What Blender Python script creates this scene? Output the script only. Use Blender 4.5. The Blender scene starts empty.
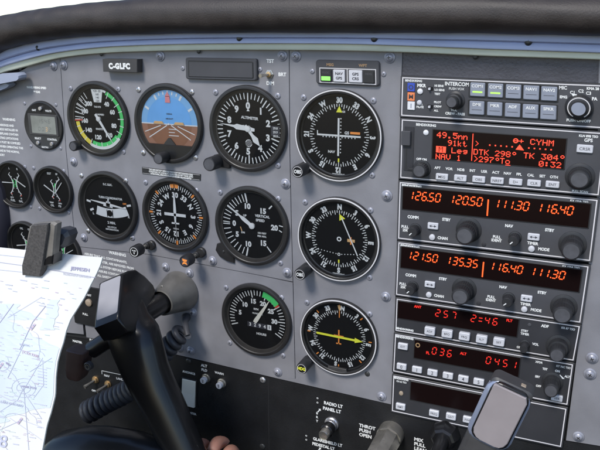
import bpy, bmesh, math, random
import numpy as np
from mathutils import Matrix, Vector
random.seed(7)
SC = bpy.context.scene
COL = SC.collection
pi = math.pi
# ------------------------------------------------------------------ camera (mm, panel plane y=0, z up)
CAM = np.array([152.96, -564.98, 46.99]); YAW, PIT, ROL, FPX = .41353, -.292998, .0024725, 684.62
def _rz(a): c, s = math.cos(a), math.sin(a); return np.array([[c,-s,0],[s,c,0],[0,0,1]])
def _rx(a): c, s = math.cos(a), math.sin(a); return np.array([[1,0,0],[0,c,-s],[0,s,c]])
def _ry(a): c, s = math.cos(a), math.sin(a); return np.array([[c,0,s],[0,1,0],[-s,0,c]])
RM = _rz(YAW) @ _rx(PIT) @ _ry(ROL)
def P(u, v, h=0.0):
    """photo measurement -> (x, z) in mm on the plane h mm in front of the panel"""
    d = RM @ np.array([(u-300)/FPX, 1, -(v-225)/FPX]); t = (-h-CAM[1])/d[1]
    q = CAM + d*t
    return float(q[0]), float(q[2])
def proj(x, y, z):
    q = (np.array([x, y, z])-CAM) @ RM
    return 300+FPX*q[0]/q[1], 225-FPX*q[2]/q[1]
def circ(l, r, t, b, h=5.0):
    x, z = P((l+r)/2, (t+b)/2, h); D = 80.0
    for _ in range(12):
        a = np.linspace(0, 2*pi, 73)
        pr = np.array([proj(x+D/2*math.cos(k), -h, z+D/2*math.sin(k)) for k in a])
        L, R_, T, B = pr[:,0].min(), pr[:,0].max(), pr[:,1].min(), pr[:,1].max()
        x += ((l+r)-(L+R_))/2*1.2; z -= ((t+b)-(T+B))/2*1.0
        D *= ((r-l)/(R_-L)*(b-t)/(B-T))**.5
    return x, z, D/2
# ------------------------------------------------------------------ materials
MAT = {}
def mat(name, col, rough=.5, metal=0., spec=.5, emit=None, es=0., noise=0., nscale=300., bump=0., bscale=400., coat=0., aniso=None, col2=None, wear=None, dist=.0004):
    m = bpy.data.materials.new(name); m.use_nodes = True; nt = m.node_tree; b = nt.nodes['Principled BSDF']
    b.inputs['Base Color'].default_value = (*col, 1); b.inputs['Roughness'].default_value = rough
    b.inputs['Metallic'].default_value = metal; b.inputs['Specular IOR Level'].default_value = spec
    b.inputs['Coat Weight'].default_value = coat; b.inputs['Coat Roughness'].default_value = .08
    tc = nt.nodes.new('ShaderNodeTexCoord')
    if emit: b.inputs['Emission Color'].default_value = (*emit, 1); b.inputs['Emission Strength'].default_value = es
    if noise > 0:
        n = nt.nodes.new('ShaderNodeTexNoise'); n.inputs['Scale'].default_value = nscale; n.inputs['Detail'].default_value = 6
        nt.links.new(tc.outputs['Object'], n.inputs['Vector'])
        r = nt.nodes.new('ShaderNodeValToRGB'); r.color_ramp.elements[0].position = .3; r.color_ramp.elements[1].position = .72
        c2 = col2 or tuple(min(1, c*(1+noise)) for c in col); c1 = tuple(c*(1-noise) for c in col)
        r.color_ramp.elements[0].color = (*c1, 1); r.color_ramp.elements[1].color = (*c2, 1)
        nt.links.new(n.outputs['Fac'], r.inputs['Fac']); nt.links.new(r.outputs['Color'], b.inputs['Base Color'])
        mr = nt.nodes.new('ShaderNodeMapRange'); mr.inputs['To Min'].default_value = max(0, rough-.08); mr.inputs['To Max'].default_value = min(1, rough+.1)
        nt.links.new(n.outputs['Fac'], mr.inputs['Value']); nt.links.new(mr.outputs['Result'], b.inputs['Roughness'])
    if bump > 0:
        n2 = nt.nodes.new('ShaderNodeTexNoise'); n2.inputs['Scale'].default_value = bscale; n2.inputs['Detail'].default_value = 4
        nt.links.new(tc.outputs['Object'], n2.inputs['Vector'])
        bp = nt.nodes.new('ShaderNodeBump'); bp.inputs['Strength'].default_value = bump; bp.inputs['Distance'].default_value = dist
        nt.links.new(n2.outputs['Fac'], bp.inputs['Height']); nt.links.new(bp.outputs['Normal'], b.inputs['Normal'])
    MAT[name] = m
    return m
mat('panel_paint', (.207,.204,.219), .45, noise=.15, nscale=26, bump=.25, bscale=900, spec=.4)
mat('bezel_black', (.022,.021,.021), .38, spec=.4, bump=.15, bscale=1500, noise=.2, nscale=60)
mat('bezel_inner', (.05,.045,.04), .6, spec=.3, noise=.2, nscale=80)
mat('dial_black', (.009,.009,.0095), .75, spec=.15)
mat('white_paint', (.74,.74,.72), .6, spec=.2)
mat('ring_white', (.62,.60,.60), .45)
mat('line_white', (.66,.63,.64), .45)
mat('cream', (.75,.72,.62), .6)
mat('green_paint', (.08,.62,.16), .6); mat('yellow_paint', (.8,.66,.08), .6); mat('red_paint', (.6,.07,.04), .6)
mat('orange_paint', (.9,.3,.06), .6); mat('needle_yellow', (.85,.85,.06), .5)
mat('sky_blue', (.16,.42,.78), .6, noise=.08, nscale=40); mat('ring_blue', (.22,.46,.74), .6)
mat('earth_brown', (.26,.115,.06), .6, noise=.1, nscale=60); mat('ring_brown', (.33,.16,.10), .6)
mat('horizon_tan', (.7,.42,.18), .6); mat('pink_mark', (.75,.25,.25), .6)
mat('screw_metal', (.50,.49,.50), .3, metal=.75, spec=.5, noise=.25, nscale=350)
mat('screw_dark', (.03,.03,.03), .4)
mat('screw_painted', (.29,.29,.33), .38, noise=.15, nscale=300, metal=.3)
mat('unit_grey', (.058,.058,.064), .55, spec=.35, bump=.12, bscale=1500, noise=.12, nscale=30)
mat('unit_dark', (.030,.030,.034), .55, spec=.35, bump=.12, bscale=1500, noise=.12, nscale=30)
mat('unit_edge', (.016,.016,.017), .5)
mat('knob_black', (.022,.022,.024), .45, spec=.4, noise=.2, nscale=120, bump=.1, bscale=1800)
mat('knob_cap', (.075,.075,.083), .5, spec=.4, noise=.15, nscale=200)
mat('button_grey', (.235,.255,.31), .45, noise=.06, nscale=120)
mat('button_white', (.54,.54,.57), .4, noise=.05, nscale=150)
mat('print_dark', (.04,.04,.05), .6)
mat('display_black', (.008,.004,.004), .15, spec=.16)
mat('lcd_grey', (.20,.21,.19), .3, spec=.5, noise=.25, nscale=60)
mat('lcd_ink', (.12,.125,.12), .4)
mat('digit_orange', (.3,.04,.01), .5, emit=(1,.09,.014), es=1.2)
mat('digit_red', (.25,.01,.008), .5, emit=(1,.03,.016), es=.55)
mat('gps_red', (.25,.02,.01), .5, emit=(1,.065,.03), es=1.1)
mat('lamp_green', (.2,.6,.1), .5, emit=(.5,1,.08), es=.55)
mat('ann_green', (.2,.6,.1), .5, emit=(.25,.9,.15), es=.45)
mat('amber_dim', (.32,.2,.10), .5)
mat('blue_lens', (.03,.07,.42), .35); mat('orange_lens', (.75,.22,.08), .35); mat('white_lens', (.68,.68,.7), .35)
mat('switch_black', (.0115,.0115,.0125), .5, spec=.35, bump=.6, bscale=1300, noise=.25, nscale=40)
mat('wrinkle_black', (.062,.060,.072), .42, spec=.5, bump=.9, bscale=480, noise=.2, nscale=50)
mat('leather', (.036,.028,.025), .55, spec=.45, bump=.32, bscale=750, noise=.3, nscale=45, col2=(.045,.036,.032), dist=.0007)
mat('bracket_blue', (.30,.33,.42), .4, noise=.08, nscale=30)
mat('trim_blue_reflection', (.42,.47,.66), .38, noise=.08, nscale=20)  # light grey strip; its blue reflected light is put into the base colour
mat('trim_olive', (.58,.60,.48), .5, noise=.08, nscale=30)
mat('plate_box', (.045,.043,.043), .5, noise=.1, nscale=100)
mat('boot_metal', (.185,.175,.16), .42, metal=.5, noise=.28, nscale=45, bump=.3, bscale=200)
mat('steel', (.46,.43,.38), .27, metal=.8, noise=.25, nscale=60)
mat('brass', (.55,.38,.2), .35, metal=.8)
mat('yoke_black', (.0095,.0092,.010), .30, spec=.45, coat=.15, noise=.2, nscale=25, bump=.06, bscale=600)
mat('yoke_brown', (.060,.036,.033), .5, noise=.2, nscale=60)
mat('yoke_plate', (.33,.325,.35), .6, noise=.05, nscale=60)
mat('yoke_plate_warm', (.27,.235,.235), .6, noise=.06, nscale=60)
mat('tan_trim', (.33,.26,.19), .4)
mat('rim_blue', (.26,.29,.38), .3, metal=.3)
mat('cord', (.05,.05,.056), .45, noise=.2, nscale=100)
mat('strap', (.068,.062,.058), .85, noise=.35, nscale=500, bump=.8, bscale=900)
mat('clip_grey', (.17,.155,.135), .6, noise=.2, nscale=150)
mat('chart_blue', (.57,.62,.67), .8, noise=.05, nscale=25); mat('chart_ink', (.36,.34,.46), .8); mat('chart_line', (.46,.47,.57), .8)
mat('chart_magenta', (.54,.43,.49), .8); mat('chart_green', (.50,.60,.55), .8); mat('chart_grey', (.50,.50,.56), .8)
mat('chart_tint', (.57,.62,.66), .8)
mat('paper', (.66,.65,.63), .8, noise=.02, nscale=30)
mat('backing', (.01,.01,.011), .8)
mat('side_navy', (.02,.018,.03), .6)
mat('skin', (.44,.21,.145), .5, noise=.12, nscale=60, bump=.3, bscale=500)
MAT['skin'].node_tree.nodes['Principled BSDF'].inputs['Subsurface Weight'].default_value = .1
MAT['skin'].node_tree.nodes['Principled BSDF'].inputs['Subsurface Scale'].default_value = .004
def glass_mat(name, k):
    m = bpy.data.materials.new(name); m.use_nodes = True; nt = m.node_tree; nt.nodes.clear()
    o = nt.nodes.new('ShaderNodeOutputMaterial'); mx = nt.nodes.new('ShaderNodeMixShader'); t = nt.nodes.new('ShaderNodeBsdfTransparent')
    g = nt.nodes.new('ShaderNodeBsdfGlossy'); g.inputs['Roughness'].default_value = .04
    f = nt.nodes.new('ShaderNodeFresnel'); f.inputs['IOR'].default_value = 1.45
    mu = nt.nodes.new('ShaderNodeMath'); mu.operation = 'MULTIPLY'; mu.inputs[1].default_value = k
    nt.links.new(f.outputs[0], mu.inputs[0]); nt.links.new(mu.outputs[0], mx.inputs[0])
    nt.links.new(t.outputs[0], mx.inputs[1]); nt.links.new(g.outputs[0], mx.inputs[2]); nt.links.new(mx.outputs[0], o.inputs[0])
    MAT[name] = m
glass_mat('glass', .6)
# ------------------------------------------------------------------ frames: local (x, z, h) mm -> world mm
def F0(x, z, h): return (x, -h, z)
def F(cx, cz, ch=0., ang=0., sx=1.):
    c, s = math.cos(ang), math.sin(ang)
    return lambda x, z, h: (cx+sx*(x*c-z*s), -(h+ch), cz+x*s+z*c)
# ------------------------------------------------------------------ mesh builder
class MB:
    def __init__(s, fr=F0): s.v = []; s.f = []; s.m = []; s.fr = fr; s.cur = 'white_paint'
    def add(s, pts, faces, m=None):
        o = len(s.v); s.v += [s.fr(*p) for p in pts]; s.f += [[i+o for i in f] for f in faces]; s.m += [m or s.cur]*len(faces)
    def raw(s, pts, faces, m=None):
        o = len(s.v); s.v += [tuple(p) for p in pts]; s.f += [[i+o for i in f] for f in faces]; s.m += [m or s.cur]*len(faces)
    def poly(s, pts, h, m=None): s.add([(x, z, h) for x, z in pts], [list(range(len(pts)))], m)
    def rect(s, x0, x1, z0, z1, h, m=None): s.poly([(x0,z0),(x1,z0),(x1,z1),(x0,z1)], h, m)
    def bar(s, x0, z0, x1, z1, w, h, m=None, w2=None):
        dx, dz = x1-x0, z1-z0; L = math.hypot(dx, dz) or 1; nx, nz = -dz/L, dx/L; w2 = w if w2 is None else w2
        s.poly([(x0-nx*w/2,z0-nz*w/2),(x1-nx*w2/2,z1-nz*w2/2),(x1+nx*w2/2,z1+nz*w2/2),(x0+nx*w/2,z0+nz*w/2)], h, m)
    def tick(s, r0, r1, a, w, h, m=None, w2=None):
        sa, ca = math.sin(math.radians(a)), math.cos(math.radians(a)); s.bar(r0*sa, r0*ca, r1*sa, r1*ca, w, h, m, w2)
    def arc(s, r0, r1, a0, a1, h, m=None, n=24, cx=0, cz=0):
        pts = []; fs = []
        for i in range(n+1):
            a = math.radians(a0+(a1-a0)*i/n); pts += [(cx+r0*math.sin(a), cz+r0*math.cos(a), h), (cx+r1*math.sin(a), cz+r1*math.cos(a), h)]
        for i in range(n): fs.append([2*i, 2*i+1, 2*i+3, 2*i+2])
        s.add(pts, fs, m)
    def disc(s, cx, cz, r, h, m=None, n=40): s.poly([(cx+r*math.cos(2*pi*i/n), cz+r*math.sin(2*pi*i/n)) for i in range(n)], h, m)
    def lathe(s, prof, cx=0, cz=0, n=48, m=None, knurl=0., kr=None, cap0=False, cap1=True):
        """prof: list of (r, h); knurl: radial ridges on rings listed in kr"""
        pts = []; fs = []
        for k, (r, h) in enumerate(prof):
            for i in range(n):
                rr = r*(1-knurl*(i % 2)) if knurl and (kr is None or k in kr) else r
                a = 2*pi*i/n; pts.append((cx+rr*math.cos(a), cz+rr*math.sin(a), h))
        for k in range(len(prof)-1):
            for i in range(n): j = (i+1) % n; fs.append([k*n+i, k*n+j, (k+1)*n+j, (k+1)*n+i])
        if cap1: fs.append([(len(prof)-1)*n+i for i in range(n)])
        if cap0: fs.append([i for i in range(n)][::-1])
        s.add(pts, fs, m)
    def prism(s, outl, h0, h1, bev=0., m=None, mtop=None):
        """outline extruded from h0 to h1, its front edge bevelled"""
        n = len(outl); cx = sum(p[0] for p in outl)/n; cz = sum(p[1] for p in outl)/n
        w = max(abs(p[0]-cx) for p in outl) or 1; q = max(abs(p[1]-cz) for p in outl) or 1
        ins = [(cx+(x-cx)*(1-bev/w), cz+(z-cz)*(1-bev/q)) for x, z in outl]
        rings = [(outl, h0), (outl, h1-bev)] + ([(ins, h1)] if bev > 0 else [])
        pts = [(x, z, h) for o, h in rings for x, z in o]; fs = []
        for k in range(len(rings)-1):
            for i in range(n): j = (i+1) % n; fs.append([k*n+i, k*n+j, (k+1)*n+j, (k+1)*n+i])
        s.add(pts, fs, m); s.add([(x, z, rings[-1][1]) for x, z in rings[-1][0]], [list(range(n))], mtop or m)
    def box(s, x0, x1, z0, z1, h0, h1, r=.5, bev=.3, m=None, mtop=None): s.prism(rrect(x0, x1, z0, z1, r), h0, h1, bev, m, mtop)
    def frame(s, x0, x1, z0, z1, w, h, m=None):
        s.rect(x0, x1, z1-w, z1, h, m); s.rect(x0, x1, z0, z0+w, h, m); s.rect(x0, x0+w, z0+w, z1-w, h, m); s.rect(x1-w, x1, z0+w, z1-w, h, m)
    def text(s, t, x, z, h, size, m=None, ang=0., al='c', bold=.035, xs=1., sp=1.):
        """size = cap height in mm; x, z = anchor on the middle of the line"""
        k = size/CAPH; wd = sum(glyph(c, bold)[2] for c in t)*xs*sp*k
        cx = {'c': -wd/2, 'l': 0, 'r': -wd}[al]; ca, sa = math.cos(ang), math.sin(ang)
        for c in t:
            vs, fs, adv = glyph(c, bold)
            if vs:
                pts = []
                for gx, gz in vs:
                    lx = cx+gx*k*xs; lz = gz*k-size/2; pts.append((x+lx*ca-lz*sa, z+lx*sa+lz*ca, h))
                s.add(pts, fs, m)
            cx += adv*xs*sp*k
    def build(s, name, parent=None, smooth=None, loc=None):
        me = bpy.data.meshes.new(name); o3 = np.array(parent['_loc'] if parent else (loc or (0,0,0)))
        me.from_pydata([tuple((np.array(p)*.001-o3)) for p in s.v], [], s.f)
        names = []
        for x in s.m:
            if x not in names: names.append(x); me.materials.append(MAT[x])
        me.polygons.foreach_set('material_index', [names.index(x) for x in s.m])
        me.update()
        if smooth:
            bm = bmesh.new(); bm.from_mesh(me); bmesh.ops.remove_doubles(bm, verts=bm.verts, dist=1e-6); bmesh.ops.recalc_face_normals(bm, faces=bm.faces); bm.to_mesh(me); bm.free()
            me.polygons.foreach_set('use_smooth', [True]*len(me.polygons)); me.set_sharp_from_angle(angle=math.radians(smooth))
        ob = bpy.data.objects.new(name, me); COL.objects.link(ob)
        if parent: ob.parent = parent; ob['_loc'] = (0.,0.,0.); ob['_loc'] = list(parent['_loc'])
        else: ob.location = loc or (0,0,0); ob['_loc'] = list(loc or (0,0,0))
        return ob
def rrect(x0, x1, z0, z1, r, n=5):
    r = min(r, (x1-x0)/2*.99, (z1-z0)/2*.99); o = []
    for cx, cz, a in ((x1-r,z1-r,0),(x0+r,z1-r,90),(x0+r,z0+r,180),(x1-r,z0+r,270)):
        for i in range(n): t = math.radians(a+90*i/(n-1)); o.append((cx+r*math.cos(t), cz+r*math.sin(t)))
    return o
GC = {}; CAPH = .7
def glyph(c, bold):
    k = (c, bold)
    if k not in GC:
        cu = bpy.data.curves.new('t', 'FONT'); cu.body = c; cu.resolution_u = 3; cu.offset = bold; cu.fill_mode = 'FRONT' if hasattr(cu, 'fill_mode') else 'BOTH'
        ob = bpy.data.objects.new('t', cu); COL.objects.link(ob)
        dg = bpy.context.evaluated_depsgraph_get(); me = bpy.data.meshes.new_from_object(ob.evaluated_get(dg))
        vs = [(v.co.x, v.co.y) for v in me.vertices]; fs = [list(p.vertices) for p in me.polygons]
        cu.body = c+'|'; dg.update(); m2 = bpy.data.meshes.new_from_object(ob.evaluated_get(dg))
        cu.body = '|'; dg.update(); m3 = bpy.data.meshes.new_from_object(ob.evaluated_get(dg))
        adv = max(v.co.x for v in m2.vertices)-max(v.co.x for v in m3.vertices)
        COL.objects.unlink(ob); bpy.data.objects.remove(ob); bpy.data.curves.remove(cu)
        for q in (me, m2, m3): bpy.data.meshes.remove(q)
        GC[k] = (vs, fs, adv)
    return GC[k]
CAPH = max(v[1] for v in glyph('H', 0)[0])
def thing(name, label, cat, x, z, h=0., group=None):
    o = bpy.data.objects.new(name, None); COL.objects.link(o); l = (x*.001, -h*.001, z*.001)
    o.location = l; o['_loc'] = list(l); o['label'] = label; o['category'] = cat; o.empty_display_size = .01
    if group: o['group'] = group
    o['kind'] = 'thing'
    return o
def tagm(o, label, cat, group=None):
    o['label'] = label; o['category'] = cat
    if group: o['group'] = group
    return o
# ------------------------------------------------------------------ small shared parts
def dome(parent, u, v, r, m='screw_metal', h0=0., name='screw', hh=None):
    x, z = P(u, v, h0+1); hh = hh or r*.42; b = MB(F(x, z, h0))
    b.lathe([(r, 0), (r*.98, hh*.3), (r*.86, hh*.62), (r*.62, hh*.86), (r*.34, hh)], n=20, m=m)
    a = random.random()*pi/2
    for k in (0, 1):
        c, s = math.cos(a+k*pi/2), math.sin(a+k*pi/2); b.bar(-c*r*.36, -s*r*.36, c*r*.36, s*r*.36, r*.16, hh+.04+.02*k, 'screw_dark')
    return b.build(name, parent, 40)
def plate_screw(parent, u, v, m='screw_painted'):
    x, z = P(u, v, 1); b = MB(F(x, z, .0)); r = 4.9*random.uniform(.95, 1.05)
    b.lathe([(r*1.02, 0), (r*1.0, .7), (r*.80, 1.25), (r*.72, 1.3), (r*.70, 1.9), (r*.5, 2.8), (r*.22, 3.2)], n=28, m=m)
    a = random.random()*pi/2
    for k in (0, 1):
        c, s = math.cos(a+k*pi/2), math.sin(a+k*pi/2); b.bar(-c*1.6, -s*1.6, c*1.6, s*1.6, .7, 3.24+.02*k, 'screw_dark')
    return b.build('screw', parent, 35)
def knob(parent, x, z, r, hh, fr=None, name='knob', m='knob_black', capm=None, capr=.8, knurl=.05, h0=0., n=56):
    b = MB(fr or F0); b.lathe([(r*.96, h0), (r, h0+.4), (r, hh-.8), (r*.93, hh-.15), (r*capr, hh), (r*capr*.96, hh-.25)], x, z, n=n, m=m, knurl=knurl, kr=(1, 2))
    if capm: b.disc(x, z, r*capr*.94, hh-.2, capm)
    return b.build(name, parent, 35)

# ================================================================== 1. THE MAIN PANEL
panel = thing('instrument_panel', 'grey-violet painted main panel plates with domed screws that carry all round gauges', 'instrument panel', -150, -150)
JL = [P(60,60), P(66,150), P(71,200), P(76,247), P(84,335)]           # left vertical joint
JR = [P(289.2,49), P(289.8,150), P(291.5,230), P(293,282)]              # joint left of the nav indicators
topu = [(-60,130),(-30,102),(0,88),(12,79),(30,69),(45,63.5),(60,59.5),(80,56.5),(100,54.5),(130,52.5),(160,51.3),(200,50.5),(250,50),(289,50),(340,51),(400,53.5)]
def tp(u):
    for (a, b), (c, d) in zip(topu, topu[1:]):
        if a <= u <= c: return b+(d-b)*(u-a)/(c-a)
    return topu[-1][1]
def topz(us): return [P(u, tp(u)-3) for u in us]
seam = [P(76,246.5), P(146.7,254.2), P(206.7,265.3), P(257.8,275), P(293,282.5)]
bot = [P(-70,318), P(20,330), P(100,341), P(170,353), P(278,378.5), P(390,403.6), P(560,439.2), P(600,446), P(660,458)]
def off(pts, dx, dz): return [(x+dx, z+dz) for x, z in pts]
def slab(name, outl, h0=-2.5, h1=0., m='panel_paint', parent=panel):
    b = MB(); n = len(outl)
    b.add([(x, z, h0) for x, z in outl]+[(x, z, h1) for x, z in outl], [[i, (i+1) % n, n+(i+1) % n, n+i] for i in range(n)]+[[n+i for i in range(n)]], m)
    return b.build(name, parent)
g = .35
slab('side_plate', off(topz([-60,-30,0,12,30,45,60]), -g, 0)+off(JL[1:4], -g, 0)+[(JL[4][0]-g, bot[2][1]+4), (bot[0][0], bot[0][1])])
slab('gauge_plate', off(topz([60,80,100,130,160,200,250,289]), g, 0)[:-1]+[(JR[0][0]-g, topz([289])[0][1])]+off(JR[1:], -g, g)[:3]+off(seam[::-1][1:], 0, g)[:-1]+[(JL[3][0]+g, seam[0][1]+g)]+off(JL[1:3][::-1], g, 0))
slab('lower_plate', [(JL[3][0]+g, seam[0][1]-g)]+off(seam[1:-1], 0, -g)+[(JR[3][0]-g, seam[-1][1]-g)]+[(JR[3][0]-g+2, bot[4][1]+4), bot[4], bot[3], (JL[4][0]+g+3, bot[2][1]+1)])
xs0 = P(402.5, 60)[0]
slab('indicator_plate', [(JR[0][0]+g, topz([290])[0][1])]+topz([340, 400])+[(xs0-.5, topz([400])[0][1])]+[(P(402,75)[0]-.5, P(402,75)[1]), (P(389.5,404)[0]+3, P(389.5,404)[1]), bot[4]]+[(JR[3][0]+g+2, bot[4][1]+4)]+off(JR[::-1][:3], g, 0))
slab('edge_plate', [P(599,52), P(690,60), bot[8], P(600,446), P(566,440.4), P(597,200)], h0=-2.6, h1=-.1)
x1, z1 = P(402.5, 49); x2, z2 = P(640, 57); x3, z3 = P(640, 90); x4, z4 = P(401, 80)
slab('wrinkle_finish_plate', [(x1, z1), (x2, z2), (x3, z3), (x4, z4)], -3, -1.2, 'wrinkle_black')
b = MB(); b.rect(-560, 330, -420, 40, -3.4, 'backing'); b.build('backing_plate', panel)
for u, v in [(53,66),(63.2,65.2),(159.8,56),(282,55.8),(295.7,56.3),(389.5,57.5),(73.2,162),(83.6,237.8),(285.2,184),(212.2,261),(287,273),
             (386.6,196),(385.6,297),(381.3,396.7),(165.3,267.2),(189,273.3),(192.6,312.4),(179,348.5),(190.3,351),(277.4,372.4),(592,358.4),(590,374.3),(578.4,437),(386,118)][:23]:
    plate_screw(panel, u, v)
b = MB()
def lines(b, rows, u, v, du, dv, size, h=.12, al='c', xs=1., m='white_paint', bold=.04, ang=0.):
    for i, t in enumerate(rows):
        x, z = P(u+du*i, v+dv*i); b.text(t, x, z, h, size, m, ang, al, bold, xs)
lines(b, ['MANEUVERING SPEED', '99 KIAS'], 36.5, 87.6, .4, 4.3, 2.1, xs=.88, bold=.06)
lines(b, ['WARNING', 'THE MARKINGS AND PLACARDS', 'INSTALLED IN THIS AIRPLANE', 'CONTAIN OPERATING', 'LIMITATIONS WHICH MUST BE', 'COMPLIED WITH WHEN', 'OPERATING THIS AIRPLANE', 'IN THE NORMAL CATEGORY'][:1], 9, 119.5, 0, 4, 2.6)
lines(b, ['THE MARKINGS AND', 'PLACARDS INSTALLED IN', 'THIS AIRPLANE CONTAIN', 'OPERATING LIMITATIONS', 'WHICH MUST BE COMPLIED', 'WITH WHEN OPERATING THIS', 'AIRPLANE IN THE NORMAL', 'CATEGORY'], -6, 124.3, 0, 4.25, 2.3, al='l', xs=.92)
lines(b, ['WARNING'], 117.5, 253.8, 0, 4, 3.2, ang=-.03)
lines(b, ['ASSURE THAT ALL CONTAMINANTS,', 'INCLUDING WATER, ARE REMOVED FROM', 'FUEL AND FUEL SYSTEM BEFORE FLIGHT.', 'FAILURE TO ASSURE CONTAMINANT FREE FUEL', 'AND HEED ALL SAFETY INSTRUCTIONS'], 84.5, 253.5, 0, 4.7, 2.5, al='l', xs=.95, ang=-.04)
x, z = P(270.3, 61); b.text('TST', x, z, .12, 3.0)
x, z = P(282.3, 74.4); b.text('BRT', x, z, .12, 3.0)
x, z = P(270.3, 83.2); b.text('DIM', x, z, .12, 3.0)
b.build('placard_lettering', panel)
# black engraved placard between the gauges
pl = thing('placard', 'narrow black engraved placard with small white lines above the heading indicator', 'placard', *P(171,173.5))
(xa, za), (xb, zb), (xc, zc), (xd, zd) = P(142.3,166.8), P(201,174.2), P(200.8,180.6), P(142.6,173.5)
b = MB(); b.prism([(xd,zd),(xc,zc),(xb,zb),(xa,za)], 0, .8, .15, 'unit_edge'); b.build('plaque', pl)
b = MB(); an = math.atan2(zb-za, xb-xa)
for i, t in enumerate(['THIS AIRPLANE NOT APPROVED FOR FLIGHT INTO KNOWN ICING', 'CONDITIONS. NO ACROBATIC MANEUVERS EXCEPT THOSE LISTED', 'INTENTIONAL SPINS WITH FLAPS EXTENDED ARE PROHIBITED'][:3]):
    b.text(t, (xa+xb)/2+(xd-xa)*(i+.8)/3.6, (za+zb)/2+(zd-za)*(i+.75)/3.4, .95, 1.5, 'white_paint', an, xs=.78)
b.build('lettering', pl)
b = MB(); b.bar(xa+.8, za-.7, xb-.8, zb-.7, .25, .9, 'ring_white'); b.bar(xd+.8, zd+.7, xc-.8, zc+.7, .25, .9, 'ring_white'); b.build('border_line', pl)

# ================================================================== 2. ROUND GAUGES
RIM = 5.0
def gauge(name, label, cat, ext, ring=None, glass=True, rin=.90, dial='dial_black', group='round gauges in the panel', shroud=0., rf=.83):
    x, z, R = circ(*ext, h=RIM); t = thing(name, label, cat, x, z, 0, group); fr = F(x, z)
    b = MB(fr)
    b.lathe([(R*.985, 0), (R, .6), (R, RIM-1.2), (R*.985, RIM-.3), (R*.965, RIM)], n=80, m='bezel_black', cap1=False)
    if ring: b.lathe([(R*.99, RIM-.5), (R*.985, RIM+.12), (R*.962, RIM+.12)], n=80, m=ring, cap1=False); b.lathe([(R*.962, RIM+.12), (R*.92, RIM-.1)], n=80, m='bezel_black', cap1=False)
    else: b.lathe([(R*.965, RIM), (R*.92, RIM)], n=80, m='bezel_black', cap1=False)
    b.lathe([(R*.92, RIM), (R*.905, RIM-.4)], n=80, m='bezel_black', cap1=False)
    b.build('bezel', t, 30)
    b = MB(fr); b.lathe([(R*.905, RIM-.4), (R*(rf+.03), 1.3), (R*rf, .8)], n=80, m='bezel_inner' if not ring else 'bezel_black', cap1=False); b.build('inner_ring', t, 30)
    b = MB(fr); b.disc(0, 0, R*(rf+.01), .45, dial, 72); b.build('dial_face', t)
    if glass: b = MB(fr); b.disc(0, 0, R*.903, RIM-.6, 'glass', 64); b.build('glass', t)
    t['_R'] = R
    return t, fr, R
def done_mark(b, t, name='dial_markings'): return b.build(name, t)
def hand(t, fr, prof, ang, h, m='white_paint', name='pointer', th=.5):
    c, s = math.cos(-math.radians(ang)), math.sin(-math.radians(ang))
    b = MB(fr); out = [(x, y) for x, y in prof]+[(-x, y) for x, y in prof[::-1] if x != 0]
    out = [(x*c-y*s, x*s+y*c) for x, y in out]; n = len(out)
    b.add([(x, z, h) for x, z in out]+[(x, z, h+th) for x, z in out], [[i, (i+1) % n, n+(i+1) % n, n+i] for i in range(n)]+[[n+i for i in range(n)]], m)
    return b.build(name, t)
def lab(b, s, r, a, size, h=.62, m='white_paint', rot=False, bold=.05, xs=1.):
    ra = math.radians(a); b.text(s, r*math.sin(ra), r*math.cos(ra), h, size, m, -ra if rot else 0, 'c', bold, xs)
# --- airspeed
t, fr, R = gauge('airspeed_indicator', 'airspeed gauge with green and yellow arcs, numbers up to 200 and a white needle', 'gauge', (67,126.6,80.4,157.6))
b = MB(fr)
b.arc(.70*R, .80*R, 22, 128, .6, 'green_paint', 40); b.arc(.74*R, .82*R, 128, 206, .6, 'white_paint', 30); b.arc(.64*R, .74*R, 128, 203, .6, 'green_paint', 30)
b.arc(.74*R, .80*R, 14, 24, .6, 'white_paint', 6)
b.arc(.68*R, .80*R, 206, 262, .6, 'yellow_paint', 24); b.tick(.56*R, .82*R, 265, 1.3, .75, 'red_paint')
for i in range(21):
    a = 28+i*(327-28)/20.; b.tick((.62 if i % 2 == 0 else .68)*R, .81*R, a, .75, .68)
for i in range(6): b.tick(.50*R, .80*R, 272+i*9.2, .8, .66)
for s, a in (('40',36),('60',66),('80',108),('100',146),('120',190),('140',231),('160',262),('180',292),('200',322)): lab(b, s, .50*R, a, 4.1)
b.poly([(-.12*R,.44*R),(.12*R,.44*R),(.19*R,.78*R),(-.19*R,.78*R)], .58, 'white_paint')
for k, q in enumerate(('120','140','160','+20 -20')): b.text(q, 0, (.48+.085*k)*R, .62, 2.1, 'print_dark', bold=.02)
b.text('AIRSPEED', .05*R, .12*R, .6, 1.6); b.text('KNOTS', -.02*R, -.27*R, .6, 1.8); b.text('TAS KTS', -.02*R, .32*R, .6, 1.6)
done_mark(b, t); hand(t, fr, [(1.4,-6),(1.5,2),(.9,22),(0,27)], 146, 1.5)
b = MB(fr); b.lathe([(2.6,.6),(2.5,2.3),(1.8,2.6)], n=24, m='white_paint'); b.build('hub', t, 30)
kx, kz = P(72.6,146.4,13); knob(t, kx, kz, 5.2, 13, capm='knob_cap', knurl=.0)
for q in ((70,88.6),(117.8,89.4),(123,152)): dome(t, *q, 2.7, 'screw_painted')
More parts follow.
